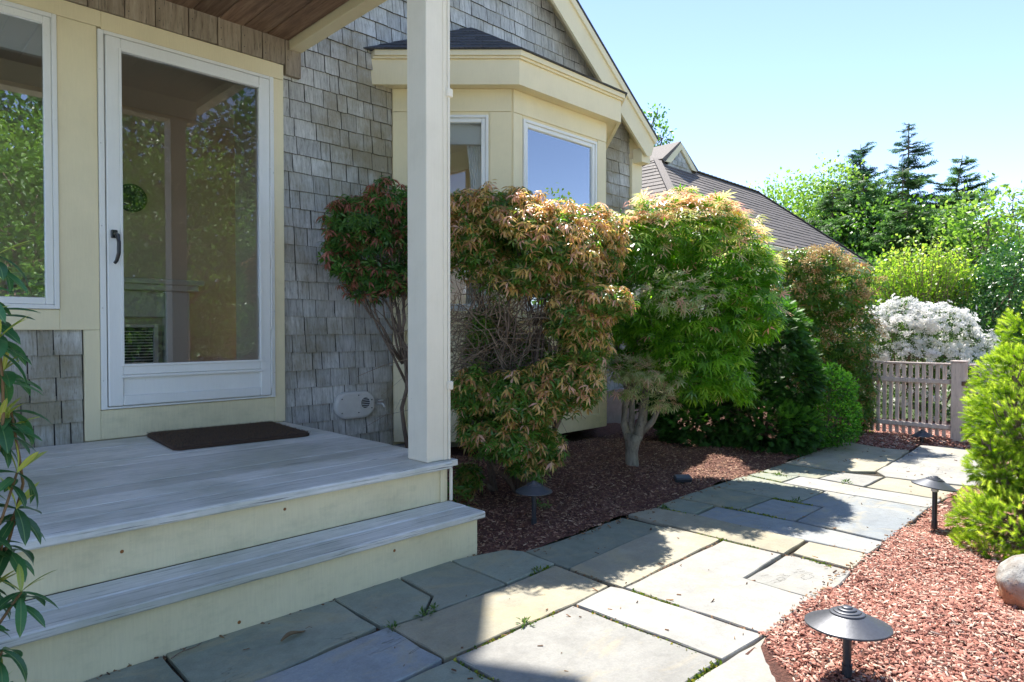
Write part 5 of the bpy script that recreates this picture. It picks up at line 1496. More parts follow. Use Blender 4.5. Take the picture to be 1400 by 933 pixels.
def curve_r(x): return np.where(x < 2.12, 0.905 - 0.42 * np.clip((2.12 - x) / 0.37, 0, 1.5) ** 2.2, 0.905)
zl = lambda x, y: -0.014 + 0.04 * np.clip((y - 2.1) / 0.8, 0, 1)
zr = lambda x, y: -0.007 + 0.035 * np.clip((0.85 - y) / 0.55, 0, 1)
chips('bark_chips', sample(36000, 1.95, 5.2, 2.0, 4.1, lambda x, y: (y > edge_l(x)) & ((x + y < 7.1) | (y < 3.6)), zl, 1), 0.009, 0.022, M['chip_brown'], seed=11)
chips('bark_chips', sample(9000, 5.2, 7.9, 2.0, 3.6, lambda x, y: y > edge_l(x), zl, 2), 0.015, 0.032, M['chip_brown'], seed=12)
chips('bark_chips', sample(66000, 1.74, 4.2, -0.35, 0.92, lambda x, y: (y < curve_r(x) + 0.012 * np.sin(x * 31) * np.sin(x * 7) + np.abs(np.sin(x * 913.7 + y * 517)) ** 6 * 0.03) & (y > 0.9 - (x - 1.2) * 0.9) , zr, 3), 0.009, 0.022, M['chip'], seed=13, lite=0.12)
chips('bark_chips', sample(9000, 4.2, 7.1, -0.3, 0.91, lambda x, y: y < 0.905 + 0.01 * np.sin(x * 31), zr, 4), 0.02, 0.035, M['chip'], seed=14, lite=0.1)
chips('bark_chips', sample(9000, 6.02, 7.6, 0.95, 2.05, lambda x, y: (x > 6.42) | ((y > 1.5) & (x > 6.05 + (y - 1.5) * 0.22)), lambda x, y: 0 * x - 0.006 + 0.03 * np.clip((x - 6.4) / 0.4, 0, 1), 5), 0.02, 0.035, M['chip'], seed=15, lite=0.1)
# crumbs of bark and dry leaves lying in the joints and strewn on the stones
rg = np.random.default_rng(77)
q = []
for (a, b_, n) in (((2.06, 0.92), (2.06, 1.8), 120), ((2.858, 1.18), (2.858, 1.76), 90), ((1.25, 1.507), (1.8, 1.495), 60), ((2.07, 1.46), (2.84, 1.465), 120), ((1.81, 0.94), (1.8, 1.5), 70), ((3.13, 0.92), (3.13, 1.8), 60),
                   ((0.1, 2.136), (1.93, 2.134), 420), ((2.475, 0.92), (2.475, 1.18), 30), ((2.88, 0.92), (2.87, 1.18), 50)):
    t = rg.random(n)[:, None]
    p = np.array(a)[None] * (1 - t) + np.array(b_)[None] * t + rg.normal(0, 0.006, (n, 2))
    q.append(np.concatenate([p, rg.uniform(-0.018, -0.001, (n, 1))], 1))
n = 150
p = np.stack([rg.uniform(0.8, 6.3, n), rg.uniform(0.95, 2.0, n), np.full(n, 0.003)], 1); q.append(p)
n = 170
p = np.stack([rg.uniform(2.1, 6.0, n), 2.0 - np.abs(rg.normal(0, 0.035, n)), np.full(n, 0.003)], 1); q.append(p)
p = np.stack([rg.uniform(2.0, 4.8, n), 0.91 + np.abs(rg.normal(0, 0.02, n)), np.full(n, 0.003)], 1); q.append(p)
chips('leaf_litter', np.concatenate(q), 0.006, 0.02, M['litter'], seed=21)

# ---- moss cushions in the joints, weeds
q = []
for (a, b_, n) in (((2.058, 1.42), (2.058, 1.22), 260), ((2.858, 1.3), (2.858, 1.6), 260), ((1.80, 1.0), (1.80, 1.4), 200), ((1.62, 0.935), (1.805, 0.935), 200), ((1.9, 1.81), (2.03, 1.81), 160), ((1.255, 1.16), (1.25, 1.5), 120),
                   ((3.12, 1.8), (3.14, 1.99), 260), ((3.40, 1.4), (3.4, 1.75), 220), ((3.77, 1.4), (3.78, 1.62), 220), ((4.4, 1.78), (4.4, 1.98), 200), ((2.86, 0.98), (2.88, 1.1), 60), ((1.30, 1.50), (1.7, 1.497), 200), ((4.2, 1.75), (4.24, 1.98), 160)):
    t = rg.random(n)[:, None]
    p = np.array(a)[None] * (1 - t) + np.array(b_)[None] * t + rg.normal(0, 0.005, (n, 2))
    q.append(np.concatenate([p, rg.uniform(-0.016, -0.002, (n, 1))], 1))
P = np.concatenate(q)
V, T, tn = scatter(T_leaf2(0.8, 0.3), P, unit(rg.normal(0, 0.6, P.shape) + np.array([0, 0, 1])), rg.normal(0, 1, P.shape), rg.uniform(0.006, 0.014, len(P)), rg.random(len(P)), rg)
tri_mesh('moss', V, T, tn, M['moss'], None, kind='stuff')
WEED = [(1.375, 1.80, 0.035, 'larger green weed sprouting where flagstones meet near the step'), (1.42, 1.815, 0.028, 'smaller green weed right of the one where flagstones meet'),
        (1.24, 1.79, 0.030, 'small weed in the joint beside the bluish flagstone'), (1.565, 1.505, 0.032, 'small round weed on the edge of the sun and shade boundary of the path'),
        (1.955, 1.812, 0.022, 'weed in the dark joint near the mulch corner'), (3.13, 1.95, 0.03, 'weed in the joint beside the shaded mulch edge'),
        (4.40, 1.86, 0.035, 'yellow green weed between small shaded flagstones'), (4.47, 1.45, 0.04, 'orange tinted weed in a joint in the sunlit path'), (4.93, 1.07, 0.045, 'grassy weed tuft in the far sunlit flagstones'),
        (3.80, 1.50, 0.03, 'weed in the wide joint beside the blue flagstone')]
for k, (x, y_, s, lab) in enumerate(WEED):
    g = 'weeds at the meeting of four flagstones' if k < 2 else None
    t = thing('weed', lab, 'weed', (x, y_, -0.01), 0, g)
    n = 22
    P = np.stack([rg.normal(0, s * 0.35, n), rg.normal(0, s * 0.35, n), rg.uniform(0.004, 0.02, n)], 1)
    d = unit(P * np.array([1, 1, 0.4]) + rg.normal(0, 0.006, P.shape) + np.array([0, 0, 0.008]))
    V, T, tn = scatter(T_leaf4(0.42), P, d, unit(rg.normal(0, 0.3, P.shape) + np.array([0, 0, 1])), rg.uniform(0.35, 0.8, n) * s, rg.uniform(0.1, 0.9, n), rg)
    tri_mesh('weed_leaves', V, T, tn, M['lf_weed'], t)

# curled dry leaf on the path, twig by the step
t = thing('dry_leaf', 'curled brown dry leaf lying on the shaded flagstone in front of the step', 'leaf', (0.98, 1.965, 0.004), R_(-75))
V = []; F = []
for i in range(9):
    s = i / 8; wd = 0.011 * math.sin(math.pi * (0.08 + 0.88 * s)) + 0.001
    for j in range(5):
        a = -1.2 + 2.4 * j / 4
        V.append((wd * math.sin(a), (s - 0.5) * 0.10, 0.004 + wd * (1 - math.cos(a)) + 0.006 * math.sin(s * 5)))
for i in range(8):
    for j in range(4): F.append((i * 5 + j, i * 5 + j + 1, i * 5 + j + 6, i * 5 + j + 5))
m = MB(); m.add(V, F); m.build('leaf_blade', plain('dry_leaf_brown', (0.16, 0.1, 0.04), 0.6, noise_amt=0.5), t, smooth=True, local=True)
m = MB(); m.tube([(0, 0.05, 0.006), (0.002, 0.062, 0.008), (0.008, 0.07, 0.003)], [0.0015, 0.0012, 0.001], 5); m.build('leaf_stalk', M['twig'], t, local=True)
t = thing('twig', 'thin brown twig lying across a joint at the foot of the step', 'twig', (0.70, 2.10, 0.004), R_(20))
m = MB(); m.tube([(-0.05, 0, 0.004), (-0.01, 0.004, 0.006), (0.03, -0.004, 0.004), (0.06, 0.003, 0.003)], [0.002, 0.0018, 0.0015, 0.001], 6); m.tube([(-0.01, 0.004, 0.006), (0.02, 0.02, 0.004)], [0.0015, 0.001], 5)
m.build('twig_stem', M['bark_brown'], t, local=True)

# ================================================================== path lamps
def lamp(loc, h, r, tilt, label, collar=False, tz=0.0):
    t = thing('path_lamp', label, 'path lamp', loc, tz, 'low mushroom path lamps along the walk')
    hz = h
    m = MB(); m.tube([(0, 0, -0.06), (0, 0, hz - 0.012)], 0.0115, 14); m.tube([(0, 0, -0.06), (0, 0, 0.035)], 0.014, 14)
    m.build('stem', M['black_metal'], t, smooth=False, local=True)
    if collar:
        m = MB(); m.lathe((0, 0, hz - 0.055), [(0.0, 0.0), (0.016, 0), (0.019, 0.045), (0.019, 0.05), (0, 0.05)], 20); m.build('collar', M['plastic_grey'], t, local=True)
    ax = Vector((math.sin(tilt[0]), math.sin(tilt[1]), 1)).normalized()
    prof = [(0.0, -0.012), (0.018, -0.012), (r * 0.96, -0.030), (r, -0.032), (r * 1.005, -0.030), (r, -0.027)]
    k = 0.41 * r
    prof += [(k, 0.0 + 0.002), (k, 0.0045), (k * 0.97, 0.006), (k * 0.80, 0.0075), (k * 0.78, 0.0105), (k * 0.74, 0.0115), (k * 0.55, 0.012), (k * 0.53, 0.0155), (k * 0.5, 0.0165), (k * 0.32, 0.017), (k * 0.3, 0.0205), (k * 0.25, 0.022), (0, 0.0225)]
    m = MB(); m.lathe((0, 0, hz), prof, 56, ax)
    o = m.build('shade', M['shade_metal'], t, smooth=False, local=True)
    me = o.data
    me.polygons.foreach_set('use_smooth', [True] * len(me.polygons))
    try: me.set_sharp_from_angle(angle=R_(35))
    except Exception: pass
    return t
lamp((1.979, 0.636, 0), 0.178, 0.112, (0.04, 0.05), 'nearest path lamp, dark grey disc shade with raised rings, in the red mulch')
lamp((3.78, 0.815, 0), 0.235, 0.098, (0.10, -0.10), 'path lamp with light collar standing in front of the yellow green spruce', True)
lamp((2.405, 2.249, 0), 0.200, 0.092, (0.0, 0.0), 'black path lamp in the shaded mulch right of the steps')
lamp((6.50, 1.50, 0), 0.095, 0.078, (-0.05, 0.05), 'farthest path lamp, tiny, in front of the picket fence')
t = thing('ground_light', 'small dark green ground spotlight lying in the mulch right of the maple trunk', 'ground light', (3.75, 2.20, 0.0), R_(-40))
m = MB(); m.obox((0, 0, 0.025), ((1, 0, 0), (0, 1, 0.3), (0, -0.3, 1)), (0.055, 0.03, 0.018), 0.008); m.build('light_body', M['black_metal'], t, local=True)
m = MB(); m.tube([(0, 0, -0.03), (0, 0, 0.02)], 0.008, 8); m.build('spike', M['black_metal'], t, local=True)

# ================================================================== boulder
me = bpy.data.meshes.new('boulder')
import bmesh
bmm = bmesh.new(); bmesh.ops.create_icosphere(bmm, subdivisions=5, radius=1.0)
from mathutils import noise as mn
for v in bmm.verts:
    p = v.co.copy()
    s = 1 + 0.16 * mn.noise(p * 1.1 + Vector((3, 1, 7))) + 0.06 * mn.noise(p * 3.1) + 0.02 * mn.noise(p * 9)
    v.co = Vector((p.x * 0.19 * s, p.y * 0.155 * s, p.z * 0.125 * s))
bmm.to_mesh(me); bmm.free()
me.polygons.foreach_set('use_smooth', [True] * len(me.polygons))
def boulder_mat():
    m, nt, b = new_mat('granite_boulder')
    c = coords(nt, 'Object')
    n1 = noise(nt, c, 9, 6, 0.6); n2 = noise(nt, c, 90, 4, 0.7)
    a = ramp(nt, n1, [(0.35, (0.30, 0.26, 0.22)), (0.5, (0.40, 0.39, 0.36)), (0.7, (0.52, 0.51, 0.48))])
    sx = nt.nodes.new("ShaderNodeSeparateXYZ"); lk(nt, c, sx.inputs[0])
    f = ramp(nt, mathn(nt, 'ADD', mathn(nt, 'MULTIPLY', sx.outputs[2], 4.0), mathn(nt, 'ADD', n1, -0.1)), [(0.35, 0), (0.55, 1)])
    a = mix(nt, f, (0.42, 0.2, 0.11), a)
    a = mix(nt, ramp(nt, n2, [(0.58, 0), (0.66, 0.75)]), a, (0.07, 0.065, 0.06))
    a = mix(nt, ramp(nt, n2, [(0.3, 0.6), (0.38, 0.0)]), a, (0.6, 0.58, 0.54))
    lk(nt, a, b.inputs['Base Color']); b.inputs['Roughness'].default_value = 0.85
    bump(nt, b, mathn(nt, 'ADD', n2, n1), 0.7, 0.006)
    return m
me.materials.append(boulder_mat())
bo = bpy.data.objects.new('boulder', me); bo.scale = (0.88, 0.88, 0.9); bo.location = (2.975, 0.30, 0.055); bo.rotation_euler = (0.05, 0.1, -0.6); COL.objects.link(bo)
props(bo, 'rounded speckled granite boulder half out of frame in the red mulch below the spruce', 'boulder')

# ================================================================== picket fence and gate
FX = 6.74
fence = thing('picket_fence', 'low tan wooden picket fence panel left of the gate post, azalea behind', 'fence', (FX, 2.0, 0))
def fb(parent, name, y0, y1, z0, z1, x0, x1, b=0.003):
    return MB().box(x0, x1, y0, y1, z0, z1, b).build(name, M['fence'], parent)
y = 1.375
while y < 2.95:
    fb(fence, 'picket', y, y + 0.030, 0.035 + rnd.uniform(-.004, .004), 0.668, FX - 0.009, FX + 0.009)
    y += 0.0525
fb(fence, 'top_rail', 1.332, 2.95, 0.669, 0.687, FX - 0.028, FX + 0.022, 0.004)
fb(fence, 'rail', 1.332, 2.95, 0.505, 0.545, FX - 0.048, FX - 0.0095, 0.006)
fb(fence, 'rail', 1.332, 2.95, 0.11, 0.150, FX - 0.048, FX - 0.0095, 0.006)
post = thing('fence_post', 'square tan fence post between the picket panel and the gate', 'post', (FX, 1.28, 0))
fb(post, 'post_body', 1.225, 1.330, -0.03, 0.700, FX - 0.075, FX + 0.03, 0.006)
fb(post, 'post_cap', 1.219, 1.336, 0.7005, 0.712, FX - 0.081, FX + 0.036, 0.004)
gate = thing('picket_gate', 'tan picket gate with wide end board right of the post', 'gate', (FX, 0.8, 0))
fb(gate, 'gate_stile', 1.13, 1.208, 0.05, 0.545, FX - 0.012, FX + 0.010)
fb(gate, 'gate_stile', 0.20, 0.275, 0.05, 0.545, FX - 0.012, FX + 0.010)
y = 0.30
while y < 1.2:
    if y + 0.03 < 1.128 or True:
        lo = 0.56 if y > 1.10 else 0.05
        fb(gate, 'picket', y, y + 0.030, lo, 0.668, FX - 0.009, FX + 0.009)
    y += 0.0575
fb(gate, 'top_rail', 0.20, 1.210, 0.669, 0.687, FX - 0.028, FX + 0.022, 0.004)
fb(gate, 'rail', 0.20, 1.212, 0.497, 0.547, FX - 0.045, FX - 0.0125, 0.006)
fb(gate, 'rail', 0.20, 1.212, 0.11, 0.150, FX - 0.045, FX - 0.0125, 0.006)
m = MB()
for zz in (0.52, 0.13):
    m.box(FX - 0.084, FX - 0.0755, 1.205, 1.25, zz - 0.018, zz + 0.018, 0.002); m.tube([(FX - 0.07, 1.215, zz - 0.025), (FX - 0.07, 1.215, zz + 0.025)], 0.006, 8)
    MBh = m
m.build('gate_hinge', plain('rusty_iron', (0.12, 0.06, 0.04), 0.7, noise_amt=0.4), gate)

# ================================================================== the second building
gar = thing('garage', 'low building with brown shingled hip roof, small gablet and cream eaves beyond the shrubs', 'building', (12.0, 5.2, 0))
def gb(name, q, mat, b=0.003): return MB().box(*q, b).build(name, mat, gar)
eL, eR, eF, eZ = 8.2, 16.2, 4.75, 2.40
rL, rR, rY, rZ = 10.3, 14.37, 6.60, 4.05
m = MB()
m.add([(eL, eF, eZ), (eR, eF, eZ), (rR, rY, rZ), (rL, rY, rZ), (eL, 8.45, eZ), (eR, 8.45, eZ)],
      [(0, 1, 2, 3), (1, 5, 2), (5, 4, 3, 2), (4, 0, 3), (0, 4, 5, 1)])
m.build('roof', M['roof'], gar)
tabs = []
for (q, rows, tab, sd) in ((((eL, eF, eZ), (eR, eF, eZ), (rR, rY, rZ), (rL, rY, rZ)), 19, 0.30, 5),
                           (((eL, 8.45, eZ), (eL, eF, eZ), (rL, rY, rZ), (rL - .002, rY + .004, rZ)), 19, 0.30, 6)):
    for V, F in course_tabs(q[0], q[1], q[2], q[3], rows, tab, 0.012, seed=sd):
        c = sum(V, Vector()) / 8
        tabs.append((-(c.x + c.y), V, F))
tabs.sort(key=lambda q: -q[0])
rest = MB()
for i, (k, V, F) in enumerate(tabs):
    if i < 290:
        m = MB(); m.add(V, F); m.build('roof_shingle', M['roof'], gar)
    else: rest.add(V, F)
rest.build('far_roof_shingles', M['roof'], gar, kind='stuff')
# hip caps
m = MB()
for (a, b_) in (((eL, eF, eZ), (rL, rY, rZ)), ((eR, eF, eZ), (rR, rY, rZ)), ((rL, rY, rZ), (rR, rY, rZ))):
    a = Vector(a); b_ = Vector(b_); n = int((b_ - a).length / 0.16)
    for i in range(n):
        p = a.lerp(b_, (i + .5) / n); d = (b_ - a).normalized()
        s = d.cross(Vector((0, 0, 1))).normalized(); u_ = s.cross(d)
        m.obox(p + u_ * 0.012, (d + u_ * 0.06, s, u_), (0.09, 0.06, 0.007), 0.002)
m.build('hip_caps', M['roof'], gar, kind='stuff')
# gablet: little gable end with shingle triangle, ridge running back
gx0, gx1, gpx, gz = 10.30, 11.46, 10.86, 4.46
m = MB()
m.prism([(gx0 - 0.05, 6.45, 4.03), (gpx, 6.45, gz), (gx1 + 0.06, 6.45, 4.03), (gx1 - 0.02, 6.45, 3.97), (gpx, 6.45, gz - 0.07), (gx0 + 0.02, 6.45, 3.97)], (0, 5.5, 0)); m.build('gablet_roof', M['roof'], gar)
m = MB()
m.prism([(gx0 + 0.03, 6.43, 3.99), (gpx, 6.43, gz - 0.03), (gx1 - 0.03, 6.43, 3.99), (gx1 - 0.20, 6.43, 3.99), (gpx, 6.43, gz - 0.16), (gx0 + 0.20, 6.43, 3.99)], (0, 0.03, 0)); m.build('gablet_rake', M['cream'], gar)
m = MB(); m.prism([(gx0 + 0.1, 6.47, 3.9), (gpx, 6.47, gz - 0.1), (gx1 - 0.1, 6.47, 3.9)], (0, 0.05, 0)); m.build('gablet_wall', M['shingle'], gar)
for k in range(3):
    wv = 0.30 - k * 0.09
    for s_ in (-1, 0, 1):
        if k == 2 and s_: continue
        MB().box(gpx + s_ * wv * 0.6 - wv * 0.28, gpx + s_ * wv * 0.6 + wv * 0.28, 6.455, 6.469, 3.99 + k * 0.085, 3.99 + k * 0.085 + 0.082, 0.003).build('gablet_shingle', M['shingle'], gar)
gb('eave_fascia', (eL, eR, eF + 0.02, eF + 0.05, eZ - 0.17, eZ - 0.012), M['cream'])
gb('gutter', (eL, eR + 0.02, eF - 0.05, eF + 0.0195, eZ - 0.10, eZ - 0.02), M['cream'], 0.012)
gb('eave_fascia', (eR - 0.04, eR - 0.01, eF + 0.0505, 8.4, eZ - 0.17, eZ - 0.012), M['cream'])
gb('soffit', (eL + 0.05, eR - 0.05, eF + 0.0505, 5.0, eZ - 0.17, eZ - 0.15), M['cream'])
gb('garage_wall', (8.5, 15.9, 5.0, 5.15, 0, eZ - 0.17), M['cream'])
gb('garage_wall', (15.75, 15.9, 5.151, 8.2, 0, eZ - 0.17), M['cream'])
gb('garage_wall', (8.5, 8.65, 5.151, 8.2, 0, eZ - 0.17), M['cream'])
gb('corner_board', (15.76, 15.93, 4.965, 4.999, 0, eZ - 0.175), M['cream'])
gw = MB().box(15.15, 15.72, 4.975, 4.999, 0.95, 2.0, 0.004).build('garage_window', M['white'], gar)
MB().box(15.2, 15.67, 4.968, 4.9745, 1.0, 1.95, 0).build('window_pane', M['glass'], gw)
MB().box(15.425, 15.445, 4.955, 4.9675, 1.0, 1.95, 0.002).build('window_muntin', M['white'], gw)

# ================================================================== trees beyond the garden
def conifer(loc, H, Rb, label, mat, seed, z0=0.12, levels=24, droop=0.25, dens=1.0, lean=(0, 0), nm='spruce_tree', upswept=0.0, group='evergreens beyond the fence'):
    t = thing(nm, label, 'tree', loc, 0, group)
    rg = random.Random(seed); ng = np.random.default_rng(seed)
    tp = [(lean[0] * (k / 8) ** 1.5, lean[1] * (k / 8) ** 1.5, H * k / 8) for k in range(9)]
    r0 = H * 0.014
    m = MB(); m.tube([(p[0], p[1], p[2] - (0.1 if i == 0 else 0)) for i, p in enumerate(tp)], [r0 * (1 - 0.9 * k / 8) for k in range(9)], 9); 
    PP = []; DD = []; SS = []
    for l in range(levels):
        f = z0 + (1 - z0) * (l + rg.random() * 0.5) / levels
        z = H * f; cx = lean[0] * f ** 1.5; cy = lean[1] * f ** 1.5
        L0_ = Rb * (1 - f) ** 0.75 * (0.9 + 0.2 * rg.random()) + 0.04 * Rb
        nb = max(4, int(8 * dens))
        for b in range(nb):
            a = rg.random() * 6.28; L = L0_ * rg.uniform(0.35, 1.3)
            d = Vector((math.cos(a), math.sin(a), 0))
            zj = rg.gauss(0, H * 0.014); npt = 5; pts = []
            for i in range(npt):
                s = i / (npt - 1)
                pts.append(Vector((cx, cy, z + zj)) + d * L * s + Vector((0, 0, L * (upswept * s - droop * math.sin(s * 2.2) + 0.12 * s * s))))
            m.tube(pts, [r0 * 0.22 * (1 - 0.8 * i / 4) for i in range(5)], 4, cap=False)
            k = max(4, int(L * 34 * dens))
            for i in range(k):
                s = 0.12 + 0.9 * (i + rg.random()) / k
                q = min(3, int(min(s, .999) * 4)); p = pts[q].lerp(pts[q + 1], min(1.1, s * 4 - q))
                sd = rg.choice((-1, 1))
                dd = d * rg.uniform(0.5, 1.0) + Vector((-d.y, d.x, 0)) * sd * rg.uniform(0.2, 1.0) + Vector((0, 0, rg.uniform(-0.35, 0.25) + upswept))
                PP.append(p); DD.append(dd); SS.append(rg.uniform(0.7, 1.3) * min(0.5, 0.2 + 0.14 * L))
    m.build('trunk', M['bark_brown'], t, smooth=True, local=True)
    P = np.array([tuple(p) for p in PP]); D = np.array([tuple(p) for p in DD]); S = np.array(SS)
    SPt = [T_spray(random.Random(50 + k), 6) for k in range(3)]
    V, T, tn = scatter(SPt, P, unit(D), unit(np.array([0, 0, 1.0]) + ng.normal(0, 0.45, P.shape)), S, ng.beta(2, 2, len(P)), ng)
    tri_mesh('crown', V, T, tn, mat, t)
    return t

def broad(loc, H, lobes, label, mat, seed, size, dens, gap=0.25, group=None, nm='leafy_tree', tr=0.02, tmpl=None, forks=6, rad=1.0):
    t = thing(nm, label, 'tree', loc, 0, group)
    rg = random.Random(seed)
    leafy(t, lobes, dens, size, mat, tmpl or T_leaf2(0.65), seed, gap, 0.6, 'crown', shell=(0.25, 1.1), uneven=0.3)
    m = MB()
    top = max(l[2] for l in lobes)
    m.tube([(0, 0, -0.1), (0.02 * H, 0, H * 0.15), (0, 0.01 * H, H * 0.3), (0.01 * H, 0, H * 0.45)], [H * tr, H * tr * 0.8, H * tr * 0.65, H * tr * 0.5], 9)
    for l in lobes:
        s = Vector((rg.uniform(0, 0.01) * H, 0, H * rg.uniform(0.25, 0.44)))
        pts = branch_path(s, l[:3], 0.08, 6, rg, wig=0.02 * H)
        m.tube(pts, [H * tr * 0.42 * (1 - 0.75 * i / 5) for i in range(6)], 6)
        for k in range(forks):
            d = Vector((rg.gauss(0, 1), rg.gauss(0, 1), rg.gauss(0.4, .8))).normalized()
            e = Vector(l[:3]) + Vector((d.x * l[3], d.y * l[4], d.z * l[5])) * 1.0
            q = branch_path(pts[rg.randrange(2, 6)], e, 0.1, 5, rg, wig=0.01 * H)
            m.tube(q, [H * tr * 0.16 * (1 - 0.8 * i / 4) for i in range(5)], 4, cap=False)
    m.build('trunk', M['bark_brown'], t, smooth=True, local=True)
    return t

conifer((27.15, 6.8, 0), 8.46, 2.3, 'tall narrow spruce with bare trunk showing, tallest against the sky', M['lf_conifer_blue'], 1, 0.12, 26, 0.12, 0.85, upswept=0.05)
conifer((28.1, 8.7, 0), 8.25, 2.6, 'dark blue rounded pine top left of the tallest spruce', M['lf_conifer_blue'], 2, 0.25, 18, 0.05, 1.1, upswept=0.25, nm='pine_tree')
conifer((21.6, 6.6, 0), 5.6, 2.6, 'dense dark hemlock in front of the tall spruces, above the garage corner', M['lf_conifer'], 3, 0.05, 24, 0.3, 1.3, nm='hemlock_tree')
conifer((25.8, 5.55, 0), 6.75, 2.3, 'spruce with leaning tip right of the tallest one', M['lf_conifer'], 4, 0.08, 22, 0.1, 1.1, lean=(0.3, -0.6), upswept=0.18)
conifer((22.4, 4.2, 0), 5.0, 2.5, 'bushy green conifer with two soft tips near the right edge', M['lf_conifer'], 5, 0.05, 20, 0.2, 1.2, upswept=0.1, nm='hemlock_tree')
conifer((24.5, 6.3, 0), 6.3, 2.6, 'broad dark conifer between the hemlock and the tall spruce trunk', M['lf_conifer'], 6, 0.05, 20, 0.25, 1.2, nm='hemlock_tree')
conifer((19.5, 4.9, 0), 4.3, 2.0, 'low dense green conifer rising right behind the lime green shrub', M['lf_conifer'], 7, 0.05, 18, 0.2, 1.3, upswept=0.1, nm='hemlock_tree')
conifer((22.8, 7.9, 0), 5.6, 2.4, 'rounded green conifer directly above the end of the garage eave', M['lf_conifer'], 8, 0.05, 20, 0.25, 1.3, nm='hemlock_tree')
def lob(*a): return [tuple(x) + (0,) for x in a]
broad((28.3, 11.6, 0), 7.6, lob((0, 0, 6.2, 1.9, 1.5, 1.2), (1.2, -1.3, 5.6, 1.7, 1.4, 1.3), (-0.8, 1.4, 5.4, 1.5, 1.4, 1.1), (0.2, 0, 4.2, 2.2, 1.8, 1.5)), 'light green spring tree just right of the garage roof ridge', M['lf_light'], 11, 0.16, 95, 0.28, 'pale spring trees behind the garage')
broad((26.8, 9.2, 0), 7.4, lob((0, 0, 6.2, 1.6, 1.3, 1.1), (0.5, -1.0, 5.4, 1.4, 1.3, 1.2), (0, 0.9, 4.8, 1.5, 1.3, 1.2), (0, -0.4, 3.0, 1.8, 1.6, 1.2)), 'yellow green spring tree below the dark pine top', M['lf_light'], 12, 0.15, 95, 0.28, 'pale spring trees behind the garage')
broad((31, 13.6, 0), 6.6, lob((0, 0, 5.1, 1.8, 1.4, 0.9), (0.6, 1.8, 4.7, 1.6, 1.3, 0.9), (0, 0, 3.8, 2.2, 1.8, 1.2)), 'thin pale tree rising over the middle of the garage roof', M['lf_light'], 13, 0.15, 50, 0.36, 'pale spring trees behind the garage')
broad((21.1, 2.9, 0), 5.1, lob((0, 0, 4.3, 0.5, 0.5, 0.5), (0.2, -0.3, 3.7, 0.8, 0.7, 0.4), (-0.1, 0.3, 3.2, 0.8, 0.8, 0.5)), 'slender young tree with sparse leaves standing up at the right edge', M['lf_light'], 14, 0.13, 26, 0.35)
broad((18.5, 3.0, 0), 4.6, lob((0, 0, 3.5, 1.0, 1.0, 0.8), (0.4, -0.9, 3.1, 1.2, 1.1, 0.9), (0, 0.8, 2.7, 1.1, 1.1, 0.9), (0, 0, 1.5, 1.6, 1.5, 0.8)), 'light green bushy tree behind the holly', M['lf_light'], 15, 0.12, 60, 0.18)
broad((14.6, 1.7, 0), 2.9, lob((0, 0, 1.8, 0.9, 0.9, 0.7), (0.2, -0.5, 1.3, 1.0, 0.9, 0.8), (0, 0.5, 0.9, 1.0, 1.0, 0.8)), 'mid green bush behind the holly at the right edge', M['lf_mid'], 16, 0.09, 110, 0.1)
broad((18.0, 5.0, 0), 3.2, lob((0, 0, 2.0, 1.3, 1.2, 0.9), (0.3, -0.9, 1.5, 1.3, 1.2, 0.9), (0, 0.9, 1.5, 1.3, 1.2, 0.9)), 'dark leafy bush below the hemlock beyond the garage corner', M['lf_mid'], 17, 0.10, 110, 0.08)
broad((13.75, 8.9, 0), 6.5, lob((0, 0, 6.05, 0.28, 0.28, 0.35), (0.15, -0.15, 5.6, 0.3, 0.3, 0.3), (-0.2, 0.1, 5.2, 0.6, 0.5, 0.4), (-0.4, 0.3, 4.4, 1.0, 0.9, 0.6)), 'leafy tree tip peeping up behind the gable roof', M['lf_mid'], 18, 0.10, 130, 0.2)
broad((20.8, 6.1, 0), 4.9, lob((0, 0, 3.9, 1.1, 1.0, 0.8), (0.4, -0.8, 3.3, 1.2, 1.1, 0.9), (0, 0.8, 3.0, 1.2, 1.1, 0.9), (0, 0, 2.2, 1.6, 1.4, 1.0)), 'mid green tree merging with the hemlocks above the eave corner', M['lf_mid'], 19, 0.12, 90, 0.15)
broad((20.2, 4.2, 0), 4.7, lob((0, 0, 3.6, 0.9, 0.9, 0.8), (0.4, -0.7, 3.2, 1.1, 1.0, 0.9), (0, 0.7, 2.9, 1.1, 1.0, 0.9), (0, 0, 2.1, 1.5, 1.3, 1.0)), 'mid green tree in front of the leaning spruce', M['lf_mid'], 20, 0.12, 90, 0.15)
# bare spring saplings over the ridge
for k, (x, y_, h_) in enumerate(((22.0, 11.3, 5.3), (22.4, 11.9, 5.15), (23.4, 10.9, 5.4), (23.0, 10.2, 5.2))):
    t = thing('bare_sapling', ('bare sapling top over the garage ridge, leftmost of the four', 'bare sapling top over the garage ridge, second from the left', 'tallest bare sapling top over the garage ridge', 'bare sapling top nearest the pale green trees, over the garage ridge')[k], 'tree', (x, y_, 0), 0, 'bare saplings over the garage ridge')
    m = MB(); m.tube([(0, 0, -0.1), (0.05, 0, h_ * 0.5), (0, 0.05, h_)], [0.05, 0.035, 0.008], 6)
    for j in range(26):
        z = rnd.uniform(h_ * 0.6, h_ * 0.97); a = rnd.random() * 6.28; L = rnd.uniform(0.3, 0.9) * (1.3 - z / h_)
        m.tube([(0, 0, z), (math.cos(a) * L * 0.5, math.sin(a) * L * 0.5, z + L * 0.45), (math.cos(a) * L * 0.8, math.sin(a) * L * 0.8, z + L * 1.1)], [0.013, 0.009, 0.004], 4, cap=False)
    m.build('trunk', M['bark_brown'], t, local=True)

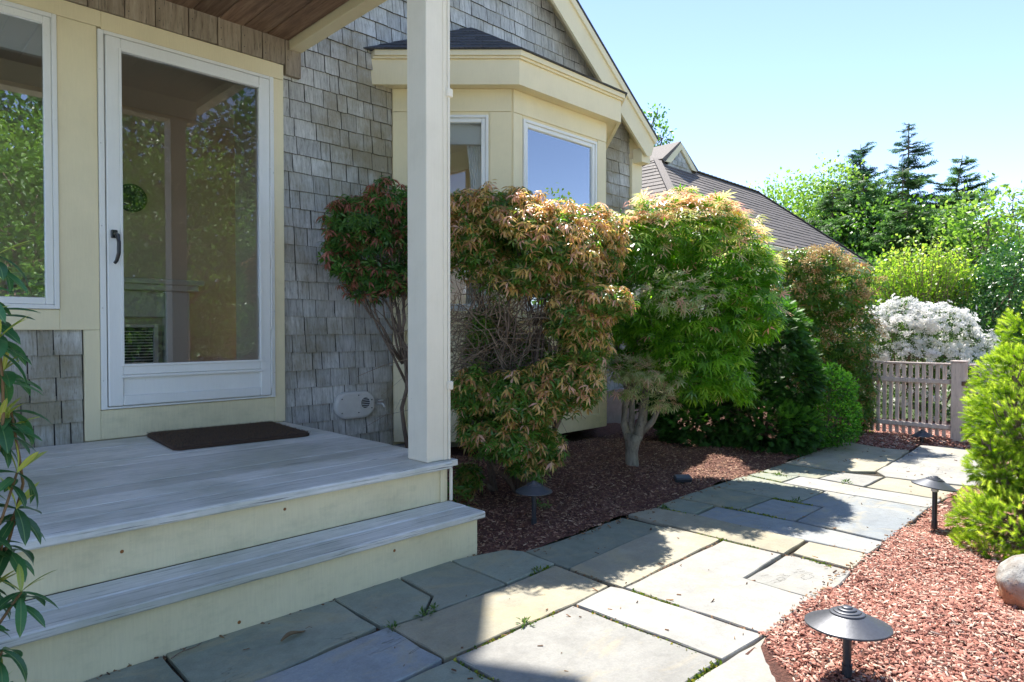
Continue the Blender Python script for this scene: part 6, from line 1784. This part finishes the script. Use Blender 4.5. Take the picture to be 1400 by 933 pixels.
# far wood closing the horizon
rg = np.random.default_rng(99)
n = 26000
ang = rg.uniform(R_(-150), R_(140), n)
rad = rg.uniform(42, 60, n)
hh = rg.random(n) ** 0.8 * (3.0 + 1.2 * np.sin(ang * 9) + 0.8 * np.sin(ang * 23 + 1))
P = np.stack([rad * np.cos(ang), rad * np.sin(ang), hh], 1)
V, T, tn = scatter(T_leaf2(0.9, 0.2), P, unit(rg.normal(0, 1, P.shape)), rg.normal(0, 1, P.shape), rg.uniform(0.5, 1.0, n), rg.random(n) * 0.8, rg)
tri_mesh('far_woods', V, T, tn, M['lf_mid'], None, kind='stuff')

# ================================================================== trees on the street side, mirrored in the panes
for k, (x, y_, H, s) in enumerate(((1.6, -4.0, 4.6, 0.8), (4.4, -5.0, 5.2, 0.9), (3.0, -8.5, 6.0, 1.2))):
    L = lob((0, 0, H * 0.72, 1.4 * s, 1.3 * s, 1.0 * s), (0.9 * s, 0.3, H * 0.5, 1.2 * s, 1.1 * s, 0.9 * s), (-0.9 * s, 0.2, H * 0.52, 1.2 * s, 1.1 * s, 0.9 * s), (0.1, 0.6 * s, H * 0.32, 1.3 * s, 0.9 * s, 0.8 * s), (0.7 * s, -0.2, H * 0.2, 1.0 * s, 0.9 * s, 0.7 * s))
    broad((x, y_, 0), H, L, ('leafy tree mirrored in the left window pane', 'leafy tree mirrored at the right side of the storm door glass', 'taller tree mirrored in the middle of the storm door glass')[k], M['lf_mid'], 30 + k, 0.11, 150, 0.15, 'trees mirrored in the panes', tmpl=T_leaf4(0.5))
for k, (x, y_, H) in enumerate(((3.2, -13.5, 8.0), (6.6, -14.5, 8.4), (10.0, -14.0, 9.8))):
    L = lob((0, 0, H * 0.75, 2.0, 1.6, 1.9), (0.8, 0.3, H * 0.5, 2.2, 1.7, 2.0), (-0.8, 0.2, H * 0.45, 2.2, 1.7, 2.0), (0, 0.2, H * 0.2, 2.4, 1.8, 1.9))
    broad((x, y_, 0), H, L, ('dark background tree mirrored behind the left window pane', 'dark background tree mirrored in the middle of the storm door', 'dark background tree mirrored at the hinge side of the storm door')[k], M['lf_holly'], 50 + k, 0.26, 55, 0.0, 'trees mirrored in the panes', tmpl=T_leaf4(0.6))
broad((11.5, -3.0, 0), 4.3, lob((0, 0, 3.6, 0.5, 0.5, 0.5), (0.3, 0.2, 3.0, 0.5, 0.5, 0.35)), 'slim tree behind the viewer, mirrored at the edge of the bay window', M['lf_light'], 40, 0.11, 130, 0.25)
print('objects', len(bpy.data.objects), 'tris', sum(sum(len(p.vertices) - 2 for p in me.polygons) if len(me.polygons) < 5000 else len(me.polygons) for me in bpy.data.meshes))
